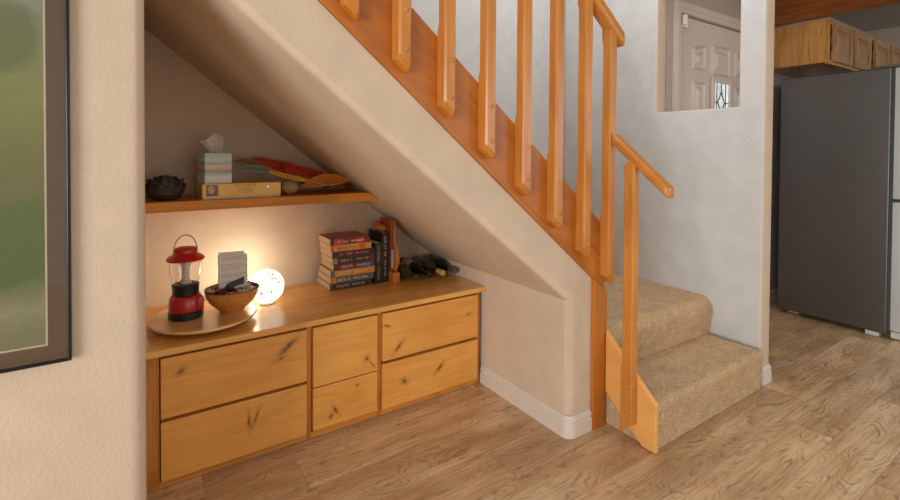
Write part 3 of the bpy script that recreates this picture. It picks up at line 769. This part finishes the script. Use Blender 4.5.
# wooden upright stand beside the books
ws = thing('wooden_book_stand', (1.142, 2.24, Z0), 'orange and red brown wooden upright stand between black books and bottles', 'stand')
bm = bm_new(); box(bm, (1.112, 2.165, Z0), (1.148, 2.36, Z0+.055)); bev(bm, .003, 2); obj('base_block', bm, M['stand'], ws)
bm = bm_new(); box(bm, (1.1115, 2.20, Z0+.0555), (1.129, 2.33, Z0+.325)); bev(bm, .003, 2); obj('red_slab', bm, M['stand_red'], ws)
bm = bm_new(); prism(bm, [(2.19, Z0+.0555), (2.35, Z0+.0555), (2.35, Z0+.30), (2.21, Z0+.318), (2.20, Z0+.20), (2.17, Z0+.16), (2.16, Z0+.11)], 0, 1.1295, 1.144); bev(bm, .003, 2); obj('orange_slab', bm, M['stand'], ws)
bm = bm_new(); box(bm, (1.1135, 2.193, Z0+.075), (1.1265, 2.1995, Z0+.17)); bev(bm, .001, 1); obj('pale_panel', bm, plain('pale_panel', srgb(160, 162, 158), .5), ws)
bm = bm_new(); prism(bm, [(2.25, Z0+.264), (2.36, Z0+.264), (2.36, Z0+.288), (2.33, Z0+.306), (2.30, Z0+.290), (2.27, Z0+.292)], 0, 1.078, 1.1108); bev(bm, .004, 2); obj('side_block', bm, M['stand'], ws)

# wine bottles lying on their sides
def bottle(x, ytip, glass, foil, tip, lab, dz=0.):
    r = .0375; zc_ = Z0+r+.0002
    yb_ = ytip+.30
    b = thing('wine_bottle', (x, (ytip+yb_)/2, Z0), lab, 'bottle', 'wine bottles lying behind the books')
    mt = Matrix.Rotation(math.radians(-90), 4, 'X')     # z -> +y
    prof = [(.0135, .0585), (.0140, .07), (.0165, .085), (.024, .105), (.033, .122), (.0372, .14), (r, .16), (r, .294), (.034, .300)]
    bm = bm_new(); lathe(bm, prof, (x, ytip, zc_), 32, True, True, mt); obj('glass_body', bm, glass, b, smooth=True)
    bm = bm_new(); lathe(bm, [(.0005, .000), (.012, .0), (.0145, .002), (.0145, .012), (.0150, .014), (.0142, .018), (.0142, .058)], (x, ytip, zc_), 24, True, True, mt); obj('capsule', bm, foil, b, smooth=True)
    if tip:
        bm = bm_new(); lathe(bm, [(r+.0004, .175), (r+.0007, .176), (r+.0007, .262), (r+.0004, .263)], (x, ytip, zc_), 32, False, False, mt); obj('paper_label', bm, tip, b, smooth=True)
GA = plain('olive_glass', srgb(64, 56, 26), .2, coat=.15, var=.15); GB = plain('near_black_glass', srgb(16, 14, 12), .22, coat=.1); GC = plain('brown_green_glass', srgb(52, 40, 22), .2, coat=.15, var=.15)
bottle(1.205, 2.085, GA, plain('blue_grey_foil', srgb(46, 50, 58), .35, .2), None, 'olive glass wine bottle with blue grey capsule beside the wooden stand')
bottle(1.285, 2.09, GB, plain('black_foil', srgb(24, 22, 22), .35, .2), plain('cream_label', srgb(176, 160, 130), .7), 'near black wine bottle with black capsule, second from the wooden stand')
bottle(1.365, 2.085, GC, plain('cork_foil', srgb(196, 158, 102), .6), None, 'brown green wine bottle with tan cork end, third from wooden stand')
bottle(1.443, 2.085, GB, plain('grey_foil', srgb(96, 92, 86), .4, .2), None, 'dark wine bottle with grey capsule farthest under the sloping ceiling')

# ------------------------------------------------------------------ things on the shelf
ZS = zs1+.0005
# artichoke
bm = bm_new(); C = V((.112, 2.215, ZS))
prof = [(.030, 0), (.05, .006), (.064, .026), (.062, .05), (.046, .072), (.02, .080)]
lathe(bm, prof, C, 24)
def scale_leaf(bm, ang, zb_, rb, up, out_, w):
    cs, sn = math.cos(ang), math.sin(ang); er = V((cs, sn, 0)); et = V((-sn, cs, 0)); ez = V((0, 0, 1))
    rows = []
    for i, (t_, ww) in enumerate(((0, .6), (.3, 1.), (.6, .9), (.85, .45), (1., .06))):
        base = C+er*(rb+out_*t_-.35*out_*t_*t_)+ez*(zb_+up*t_)
        rows.append([bm.verts.new(base+et*(w*ww*s)-er*(.010*abs(s)*ww)+er*o_) for s in (-1, 0, 1) for o_ in (0, -.005)])
    for a, b in zip(rows, rows[1:]):
        for k in (0, 2):
            bm.faces.new((a[k], a[k+2], b[k+2], b[k])); bm.faces.new((a[k+1], b[k+1], b[k+3], a[k+3]))
        bm.faces.new((a[0], b[0], b[1], a[1])); bm.faces.new((a[4], a[5], b[5], b[4]))
    bm.faces.new(rows[-1][::2]+rows[-1][::-2][:0]) if False else None
for ring, (n_, zb_, rb, up, out_, w) in enumerate(((11, .004, .046, .042, .030, .026), (11, .022, .062, .044, .018, .026), (10, .040, .062, .044, .004, .025), (8, .052, .050, .042, -.012, .024), (6, .062, .032, .036, -.018, .021), (4, .072, .014, .028, -.010, .014))):
    for k in range(n_): scale_leaf(bm, 2*math.pi*(k+.5*(ring % 2))/n_+.1, zb_, rb, up, out_, w)
o = obj('artichoke_ornament', bm, M['artichoke'], None, smooth=30); o['label'] = 'dark brown artichoke shaped ornament at the left end of the shelf'; o['category'] = 'ornament'

def rotbox(bm, lo, hi, c, ang): box(bm, lo, hi, Matrix.Rotation(ang, 3, 'Z'), V(c))
# flat yellow box
fb = thing('flat_box', (.385, 2.245, ZS), 'flat yellow cardboard box lying on the shelf under the tissue box', 'box')
pv = (.385, 2.245, 0); an = math.radians(2)
bm = bm_new(); rotbox(bm, (.232, 2.145, ZS+.008), (.542, 2.34, ZS+.062), pv, an); bev(bm, .001, 1); obj('lid', bm, plain('yellow_card', srgb(238, 188, 92), .45, var=.04), fb)
bm = bm_new(); rotbox(bm, (.234, 2.147, ZS), (.540, 2.338, ZS+.0078), pv, an); obj('tray', bm, plain('white_card', srgb(206, 196, 176), .6), fb)
bm = bm_new(); rotbox(bm, (.246, 2.1443, ZS+.014), (.290, 2.1448, ZS+.058), pv, an); obj('picture_patch', bm, patch_mat('box_photo', srgb(60, 42, 32), srgb(104, 76, 56), srgb(120, 90, 66), 30.), fb)
bm = bm_new(); lathe(bm, [(.013, 0), (.013, .0004)], (.268, 2.1399, ZS+.038), 20, True, True, Matrix.Rotation(math.radians(90), 4, 'X') @ Matrix.Diagonal((1, 1.35, 1, 1))); obj('picture_oval', bm, plain('oval_photo', srgb(190, 150, 120), .5, var=.3, scale=120), fb)
bm = bm_new()
glyphs(bm, (.355, 2.1442, ZS+.050), (1, .035, 0), (0, 0, 1), (0, -1, 0), .085, .007)
for r_, (a0, a1) in enumerate(((.365, .428), (.36, .435), (.37, .424), (.385, .41))):
    glyphs(bm, (a0, 2.1440, ZS+.040-.007*r_), (1, .035, 0), (0, 0, 1), (0, -1, 0), a1-a0, .0028)
obj('lettering', bm, plain('box_ink', srgb(140, 96, 44), .6), fb)
bm = bm_new(); lathe(bm, [(.008, 0), (.0075, .0012), (.004, .002), (.0005, .0022)], (.492, 2.1484, ZS+.043), 16, True, True, Matrix.Rotation(math.radians(90), 4, 'X')); obj('silver_seal', bm, M['metal'], fb, smooth=True)
# tissue box
tb = thing('tissue_box', (.297, 2.22, ZS+.063), 'blue grey tissue box with a white tissue sticking out', 'tissue box')
m, nt, bs = newmat('seascape_card')
tc = nd(nt, 'ShaderNodeTexCoord'); sp = nd(nt, 'ShaderNodeSeparateXYZ'); nt.links.new(tc.outputs['Object'], sp.inputs[0])
mp = nd(nt, 'ShaderNodeMapping'); mp.inputs['Scale'].default_value = (8, 8, 60); nt.links.new(tc.outputs['Object'], mp.inputs[0])
n = nd(nt, 'ShaderNodeTexNoise', Scale=1., Detail=3.); nt.links.new(mp.outputs[0], n.inputs['Vector'])
h = math_(nt, 'ADD', math_(nt, 'DIVIDE', sp.outputs[2], .125), math_(nt, 'MULTIPLY', math_(nt, 'SUBTRACT', n.outputs[0], .5), .28))
r = ramp(nt, [(0, srgb(206, 218, 220)), (.22, srgb(218, 226, 226)), (.33, srgb(164, 188, 192)), (.42, srgb(140, 158, 152)), (.52, srgb(226, 192, 168)), (.6, srgb(220, 208, 194)), (.68, srgb(152, 186, 194)), (.8, srgb(220, 214, 198)), (.9, srgb(176, 208, 212)), (1, srgb(166, 202, 206))])
nt.links.new(h, r.inputs[0]); nt.links.new(r.outputs[0], bs.inputs['Base Color']); bs.inputs['Roughness'].default_value = .4
zt0 = ZS+.0625; an2 = math.radians(9)
bm = bm_new(); rotbox(bm, (.237, 2.165, zt0), (.343, 2.275, zt0+.127), (.290, 2.22, 0), an2); bev(bm, .0012, 1); obj('carton', bm, m, tb)
bm = bm_new()
n_ = 14
G = []
for i in range(n_+1):
    row = []
    for j in range(9):
        u, v_ = i/n_, j/8
        w = .020+.026*v_
        x = .294+(u-.5)*2*w-.016*v_*v_
        y = 2.215+.010*math.sin(u*9+v_*2)*(0.3+v_)+.004*math.sin(u*21)
        z = zt0+.126+.080*v_*(1-.35*abs(u-.62)*1.6)-.008*v_*math.sin(u*6)
        row.append(bm.verts.new((x, y, z)))
    G.append(row)
for i in range(n_):
    for j in range(8): bm.faces.new((G[i][j], G[i+1][j], G[i+1][j+1], G[i][j+1]))
bmesh.ops.solidify(bm, geom=bm.faces[:], thickness=.0008)
obj('tissue', bm, plain('tissue_paper', srgb(252, 247, 242), .9, var=.02), tb, smooth=60)
bm = bm_new(); glyphs(bm, (.256, 2.1615, zt0+.012), (1, .12, 0), (0, 0, 1), (.12, -1, 0), .030, .008); obj('lettering', bm, plain('dark_ink', srgb(90, 92, 88), .6), tb)

# ribbed ball
bm = bm_new(); C = V((.603, 2.225, ZS)); nseg = 64
rings = []
for i in range(1, 20):
    t_ = math.pi*i/20; ring = []
    for k in range(nseg):
        a = 2*math.pi*k/nseg; rr = .040*math.sin(t_)*(1+.035*math.cos(16*a)*math.sin(t_))
        ring.append(bm.verts.new(C+V((rr*math.cos(a), rr*math.sin(a), .033-.033*math.cos(t_)))))
    rings.append(ring)
for A_, B_ in zip(rings, rings[1:]):
    for k in range(nseg): bm.faces.new((A_[k], A_[(k+1) % nseg], B_[(k+1) % nseg], B_[k]))
bm.faces.new(rings[0][::-1]); bm.faces.new(rings[-1])
o = obj('ribbed_ball', bm, plain('beige_clay', srgb(186, 148, 104), .6, var=.1), None, smooth=True); o['label'] = 'small beige ribbed ball sitting at the right end of the yellow box'; o['category'] = 'ornament'

# heap of coloured leaf-shaped paddles leaning down to the right
def paddle(name, p0, p1, width, col, lab, cup=.012, roll=0., rough=.35, shape='leaf', th=.003):
    p0, p1 = V(p0), V(p1); d = p1-p0; Lg = d.length; d.normalize()
    s = d.cross(V((0, 0, 1))).normalized(); up = s.cross(d)
    rm = Matrix.Rotation(roll, 3, d); s = rm @ s; up = rm @ up
    bm = bm_new(); n_ = 18; G = []
    for i in range(n_+1):
        u = i/n_
        if shape == 'leaf': w = width*math.sin(math.pi*min(1, max(.0, u*.98+.01)))**.75
        elif shape == 'slat': w = width*min(1, .35+4*u, 1.0+(1-u)*0, .12+5*(1-u))
        else: w = width*(.25+.75*u**1.5)*min(1, 8*(1-u)+.2)
        row = []
        for j in range(7):
            v_ = -1+j/3
            row.append(bm.verts.new(p0+d*(Lg*u)+s*(w*v_)+up*((cup*(v_*v_)*min(1, w/width)+.010*math.sin(math.pi*u)) if shape == 'leaf' else .15*cup*v_*v_)))
        G.append(row)
    for i in range(n_):
        for j in range(6): bm.faces.new((G[i][j], G[i+1][j], G[i+1][j+1], G[i][j+1]))
    bmesh.ops.recalc_face_normals(bm, faces=bm.faces)
    bmesh.ops.solidify(bm, geom=bm.faces[:], thickness=th)
    o = obj(name, bm, plain(name+'_paint', col, rough, var=.18, scale=50, coat=.2), None, smooth=50)
    o['label'] = lab; o['category'] = 'paddle'; o['group'] = 'coloured paddles heaped on the shelf'
paddle('leaf_paddle', (.452, 2.335, ZS+.150), (.690, 2.335, ZS+.104), .034, srgb(192, 70, 40), 'large red pointed paddle on top of the heap, nearest the tissue box', roll=.8, shape='slat')
paddle('leaf_paddle', (.588, 2.270, ZS+.122), (.800, 2.270, ZS+.066), .034, srgb(196, 60, 34), 'second red paddle overlapping the first, sloping towards the ceiling', roll=.8, shape='slat')
paddle('leaf_paddle', (.650, 2.185, ZS+.034), (.895, 2.205, ZS+.056), .046, srgb(222, 142, 56), 'broad orange leaf paddle lying at the right end of the heap', roll=.55)
paddle('leaf_paddle', (.72, 2.29, ZS+.018), (.955, 2.27, ZS+.018), .024, srgb(180, 66, 40), 'red paddle under the orange leaf at the shelf right end', roll=.25)
paddle('leaf_paddle', (.372, 2.205, ZS+.122), (.560, 2.180, ZS+.084), .026, srgb(122, 136, 116), 'grey green leaf paddle resting above the yellow box', roll=.5)
paddle('leaf_paddle', (.372, 2.275, ZS+.150), (.500, 2.270, ZS+.122), .020, srgb(150, 112, 54), 'tan brown pointed paddle behind the grey green one', roll=.4)
paddle('leaf_paddle', (.490, 2.142, ZS+.108), (.655, 2.130, ZS+.062), .014, srgb(216, 160, 50), 'yellow narrow paddle slanting above the ribbed ball', roll=.7, shape='slat')
paddle('leaf_paddle', (.64, 2.232, ZS+.060), (.80, 2.235, ZS+.026), .016, srgb(84, 44, 24), 'dark brown filler strip deep in the heap, added for the dark gaps under the red ones', roll=.9, shape='slat')  # dark filler standing in for the shaded lower part of the heap
bm = bm_new(); tube(bm, [(.615, 2.155, ZS+.086), (.745, 2.150, ZS+.042)], .0045, 8)
lathe(bm, [(.001, -.006), (.006, -.003), (.006, .003), (.001, .006)], (.615, 2.155, ZS+.088), 12)
o = obj('thin_stick', bm, plain('grey_stick', srgb(160, 132, 108), .5), None, smooth=True); o['label'] = 'thin greyish stick with a pale tip across the red paddles'; o['category'] = 'stick'
bm = bm_new(); sh_ = sheet(.462, .515, 2.20, ZS+.103, ZS+.125, curve=.006); bm.free()
o = obj('paper_tag', sh_, plain('beige_tag', srgb(206, 184, 158), .8), None, smooth=True); o['label'] = 'small pale paper tag lying on the grey green paddle'; o['category'] = 'tag'

# ------------------------------------------------------------------ framed picture on the left wall
pc = thing('framed_picture', (-.40, YF-.001, 1.1), 'green framed picture under glass with dark mount on the left wall', 'picture')
px0, px1, pz0, pz1 = -.75, -.111, .719, 1.75; fw = .006; yf0 = 1.308
bm = bm_new()
for lo, hi in (((px0, pz0), (px0+fw, pz1)), ((px1-fw, pz0), (px1, pz1)), ((px0+fw, pz0), (px1-fw, pz0+fw)), ((px0+fw, pz1-fw), (px1-fw, pz1))):
    box(bm, (lo[0], yf0, lo[1]), (hi[0], YF-.001, hi[1]))
bev(bm, .0015, 2, 60); obj('frame', bm, plain('dark_steel', srgb(38, 40, 44), .28, .6), pc)
mw = .034; q0, q1, r0, r1 = px0+fw, px1-fw, pz0+fw, pz1-fw
bm = bm_new()
for lo, hi in (((q0, r0), (q0+mw, r1)), ((q1-mw, r0), (q1, r1)), ((q0+mw, r0), (q1-mw, r0+mw)), ((q0+mw, r1-mw), (q1-mw, r1))):
    box(bm, (lo[0], 1.315, lo[1]), (hi[0], 1.320, hi[1]))
obj('mount', bm, plain('brown_mount', srgb(108, 84, 64), .7, var=.05), pc)
bm = bm_new(); k = .0035; a0, a1, b0, b1 = q0+mw, q1-mw, r0+mw, r1-mw
for lo, hi in (((a0, b0), (a0+k, b1)), ((a1-k, b0), (a1, b1)), ((a0+k, b0), (a1-k, b0+k)), ((a0+k, b1-k), (a1-k, b1))):
    box(bm, (lo[0], 1.314, lo[1]), (hi[0], 1.320, hi[1]))
obj('fillet', bm, plain('cream_fillet', srgb(222, 206, 176), .5), pc)
m, nt, bs = newmat('green_print')
tc = nd(nt, 'ShaderNodeTexCoord'); sp = nd(nt, 'ShaderNodeSeparateXYZ'); nt.links.new(tc.outputs['Object'], sp.inputs[0])
n = nd(nt, 'ShaderNodeTexNoise', Scale=9., Detail=4., Roughness=.6); nt.links.new(tc.outputs['Object'], n.inputs['Vector'])
n5 = nd(nt, 'ShaderNodeTexNoise', Scale=70., Detail=4.); nt.links.new(tc.outputs['Object'], n5.inputs['Vector'])
h = math_(nt, 'ADD', math_(nt, 'DIVIDE', math_(nt, 'ADD', sp.outputs[2], .40), .84), math_(nt, 'MULTIPLY', math_(nt, 'SUBTRACT', n.outputs[0], .5), .10))
r = ramp(nt, [(.02, srgb(116, 122, 82)), (.17, srgb(160, 158, 122)), (.25, srgb(96, 112, 36)), (.42, srgb(104, 118, 38)), (.45, srgb(124, 122, 66)), (.55, srgb(130, 128, 66)), (.68, srgb(148, 150, 78)), (.82, srgb(148, 150, 96)), (.94, srgb(156, 162, 134))])
nt.links.new(h, r.inputs[0])
c = mix(nt, .25, r.outputs[0], n5.outputs['Color'], 'SOFT_LIGHT')
bl = nd(nt, 'ShaderNodeMapping', vector_type='TEXTURE'); bl.inputs['Location'].default_value = (.185, 0, .31); bl.inputs['Scale'].default_value = (.07, 1, .08)
nt.links.new(tc.outputs['Object'], bl.inputs[0]); ll = nd(nt, 'ShaderNodeVectorMath', operation='LENGTH'); nt.links.new(bl.outputs[0], ll.inputs[0])
br = ramp(nt, [(.7, (1, 1, 1, 1)), (1., (0, 0, 0, 1))]); nt.links.new(math_(nt, 'ADD', ll.outputs['Value'], math_(nt, 'MULTIPLY', math_(nt, 'SUBTRACT', n.outputs[0], .5), .8)), br.inputs[0])
c = mix(nt, math_(nt, 'MULTIPLY', br.outputs[0], .55), c, srgb(92, 100, 40))
nt.links.new(c, bs.inputs['Base Color']); bs.inputs['Roughness'].default_value = .6
bm = bm_new(); box(bm, (a0+k, 1.3175, b0+k), (a1-k, 1.320, b1-k)); obj('print', bm, m, pc)
bm = bm_new(); box(bm, (q0, 1.3105, r0), (q1, 1.3122, r1)); obj('glass', bm, M['clear'], pc)

# ------------------------------------------------------------------ kitchen
m, nt, bs = newmat('brushed_steel')
tc = nd(nt, 'ShaderNodeTexCoord'); mp = nd(nt, 'ShaderNodeMapping'); mp.inputs['Scale'].default_value = (60, 60, 900); nt.links.new(tc.outputs['Object'], mp.inputs[0])
n = nd(nt, 'ShaderNodeTexNoise', Scale=1., Detail=3.); nt.links.new(mp.outputs[0], n.inputs['Vector'])
r = ramp(nt, [(.3, srgb(106, 105, 106)), (.7, srgb(124, 123, 124))]); nt.links.new(n.outputs[0], r.inputs[0]); nt.links.new(r.outputs[0], bs.inputs['Base Color'])
bs.inputs['Roughness'].default_value = .37; bs.inputs['Metallic'].default_value = 1.
bump(nt, bs, n.outputs[0], .05, .002)
STEEL = m
rf = thing('refrigerator', (4.42, 1.22, 0), 'tall grey stainless steel refrigerator standing in the kitchen', 'refrigerator')
FX = 3.98
bm = bm_new(); box(bm, (FX, .935, .03), (FX+.9, 1.55, 1.728)); bev(bm, .006, 2); obj('case', bm, STEEL, rf)
WD = plain('pale_door_steel', srgb(200, 206, 208), .35, .15, var=.02)
for (z0, z1, x0, x1) in ((.06, .875, FX, FX+.9), (.895, 1.722, FX, FX+.446), (.895, 1.722, FX+.454, FX+.9)):
    bm = bm_new(); box(bm, (x0, .845, z0), (x1, .918, z1)); bev(bm, .006, 3); d = obj('door', bm, WD, rf, smooth=40)
    hb = bm_new()
    if z0 > .5:
        xh = FX+.40 if x0 < FX+.2 else FX+.50
        tube(hb, [(xh, .845, 1.02), (xh, .80, 1.03), (xh, .80, 1.58), (xh, .845, 1.59)], .011, 10)
    else: tube(hb, [(FX+.12, .845, .79), (FX+.13, .80, .79), (FX+.77, .80, .79), (FX+.78, .845, .79)], .011, 10)
    obj('handle', hb, M['metal'], d, smooth=True)
bm = bm_new(); box(bm, (FX+.002, .9182, .05), (FX+.898, .9348, 1.72)); obj('gasket', bm, plain('grey_gasket', srgb(60, 72, 72), .7), rf)
bm = bm_new(); box(bm, (FX+.02, .90, 1.7285), (FX+.09, 1.02, 1.745)); bev(bm, .004, 2); obj('hinge_cover', bm, plain('grey_plastic', srgb(96, 92, 88), .5), rf)
for (xx, yy) in ((FX+.005, .97), (FX+.80, .97), (FX+.08, 1.44), (FX+.80, 1.44)):
    bm = bm_new(); box(bm, (xx, yy, .001), (xx+.06, yy+.07, .0295)); bev(bm, .004, 2); obj('foot', bm, plain('white_plastic', srgb(206, 202, 196), .5), rf)
bm = bm_new(); box(bm, (FX+.01, .85, .012), (FX+.07, .915, .055)); bev(bm, .004, 2); obj('lower_hinge', bm, plain('white_plastic', srgb(206, 202, 196), .5), rf)
bm = bm_new(); tube(bm, [(4.02, 1.66, .42), (4.00, 1.64, .40), (3.985, 1.625, .33), (4.00, 1.63, .22), (4.03, 1.65, .12), (4.06, 1.67, .02)], .006, 8)
o = obj('power_cord', bm, plain('black_cord', srgb(30, 28, 28), .5), None, smooth=True); o['label'] = 'black power cord looping down behind the refrigerator'; o['category'] = 'cord'

def cabinet(x0, x1, lab):
    cb = thing('kitchen_cabinet', ((x0+x1)/2, 1.47, 1.80), lab, 'cabinet', 'oak wall cabinets over the refrigerator')
    y0, y1, z0, z1 = 1.283, DY-.001, 1.80, 2.105
    bm = bm_new(); box(bm, (x0, y0, z0+.012), (x1, y1, z1)); obj('carcass', bm, M['oak'], cb)
    bm = bm_new(); box(bm, (x0, y0-.018, z0), (x1, y0-.0005, z0+.032)); box(bm, (x0, y0-.018, z1-.03), (x1, y0-.0005, z1))
    n_ = 2; wd = (x1-x0)/n_
    for i in range(n_+1):
        xm_ = x0+wd*i; a, b = max(x0, xm_-.028), min(x1, xm_+.028); box(bm, (a, y0-.018, z0+.0325), (b, y0-.0005, z1-.0305))
    obj('face_frame', bm, M['oak'], cb)
    for i in range(n_):
        a, b = x0+wd*i+.045, x0+wd*(i+1)-.012
        a, b = x0+wd*i+(.050 if i == 0 else .022), x0+wd*(i+1)-(.022 if i == 0 else .05)
        zz0, zz1 = z0+.020, z1-.018; yy = y0-.0185; fw_ = .045
        bm = bm_new()
        for lo, hi in (((a, zz0), (a+fw_, zz1)), ((b-fw_, zz0), (b, zz1)), ((a+fw_, zz0), (b-fw_, zz0+fw_)), ((a+fw_, zz1-fw_), (b-fw_, zz1))):
            box(bm, (lo[0], yy-.019, lo[1]), (hi[0], yy, hi[1]))
        d = obj('cabinet_door', bm, M['oakd'], cb)
        bm = bm_new(); i0, i1, j0, j1 = a+fw_+.0004, b-fw_-.0004, zz0+fw_+.0004, zz1-fw_-.0004
        rg = [[bm.verts.new((x, y, z)) for x, z in ((i0+e, j0+e), (i1-e, j0+e), (i1-e, j1-e), (i0+e, j1-e))] for e, y in ((0, yy-.002), (0, yy-.008), (.012, yy-.008), (.035, yy-.016))]
        for p, q in zip(rg, rg[1:]):
            for k_ in range(4): bm.faces.new((p[k_], p[(k_+1) % 4], q[(k_+1) % 4], q[k_]))
        bm.faces.new(rg[-1]); bm.faces.new(rg[0][::-1]); obj('raised_panel', bm, M['oakd'], d)
        if i == 0:
            for zh in (zz0+.07, zz1-.085):
                bm = bm_new(); box(bm, (a-.018, yy-.006, zh), (a-.001, yy-.0003, zh+.035)); bev(bm, .002, 2); obj('hinge', bm, plain('dark_bronze', srgb(52, 38, 26), .4, .6), d)
cabinet(3.98, 4.84, 'oak wall cabinet with plain grained end panel nearest the white wall')
cabinet(4.8405, 5.70, 'oak wall cabinet farther right beside the one with the plain end')
bm = bm_new(); box(bm, (3.86, -.5, 2.118), (3.978, DY-.001, 2.4395)); box(bm, (3.848, -.5, 2.175), (3.8598, DY-.001, 2.4395)); bev(bm, .004, 2)
struct('ceiling_beam', bm, M['beam'])

# ------------------------------------------------------------------ camera
yaw, pitch, roll = math.radians(33.90236), math.radians(1.00507), math.radians(.3476)
r_ = V((math.cos(yaw), -math.sin(yaw), 0)); f_ = V((math.sin(yaw), math.cos(yaw), 0)); u_ = V((0, 0, 1))
f2 = f_*math.cos(pitch)-u_*math.sin(pitch); u2 = u_*math.cos(pitch)+f_*math.sin(pitch)
r3 = r_*math.cos(roll)+u2*math.sin(roll); u3 = u2*math.cos(roll)-r_*math.sin(roll)
cam = bpy.data.cameras.new('camera'); co = bpy.data.objects.new('camera', cam); COL.objects.link(co)
mw_ = Matrix((r3, u3, -f2)).transposed().to_4x4(); mw_.translation = V((0, 0, 1.18)); co.matrix_world = mw_
cam.sensor_width = 36; cam.lens = 473.5/900*36; cam.shift_y = -(250-159.5)/900; cam.clip_start = .05
S.camera = co

# ------------------------------------------------------------------ light
w = bpy.data.worlds.new('room_light'); S.world = w; w.use_nodes = True
bg = w.node_tree.nodes['Background']; bg.inputs[0].default_value = (1., .95, .86, 1); bg.inputs[1].default_value = .54
def area(name, loc, target, sx, sy, e, col):
    l = bpy.data.lights.new(name, 'AREA'); l.shape = 'RECTANGLE'; l.size = sx; l.size_y = sy; l.energy = e; l.color = col
    o = bpy.data.objects.new(name, l); COL.objects.link(o); o.location = loc
    o.rotation_euler = (V(target)-V(loc)).to_track_quat('-Z', 'Y').to_euler(); return o
area('window_daylight_left', (-3.6, -1.2, 1.1), (1.6, 1.4, .8), 2.2, 1.7, 150, (.98, .98, .94))
area('front_fill', (1.5, -3.6, 1.2), (1.1, 1.4, .8), 3.0, 1.9, 26, (1., .93, .84))  # added warm light behind the camera, brightens front-facing walls and alcove
area('window_daylight_right', (4.9, -2.6, 1.5), (3.6, .6, .2), 1.8, 1.6, 30, (.88, .94, 1))
area('upstairs_daylight', (1.9, 1.6, 3.2), (2.1, 1.6, .4), 1.2, .8, 17, (.95, .97, 1))
S.view_settings.view_transform = 'Standard'; S.view_settings.look = 'None'; S.view_settings.exposure = 0.; S.view_settings.gamma = 1.
S.view_settings.use_curve_mapping = False
S.cycles.use_denoising = True
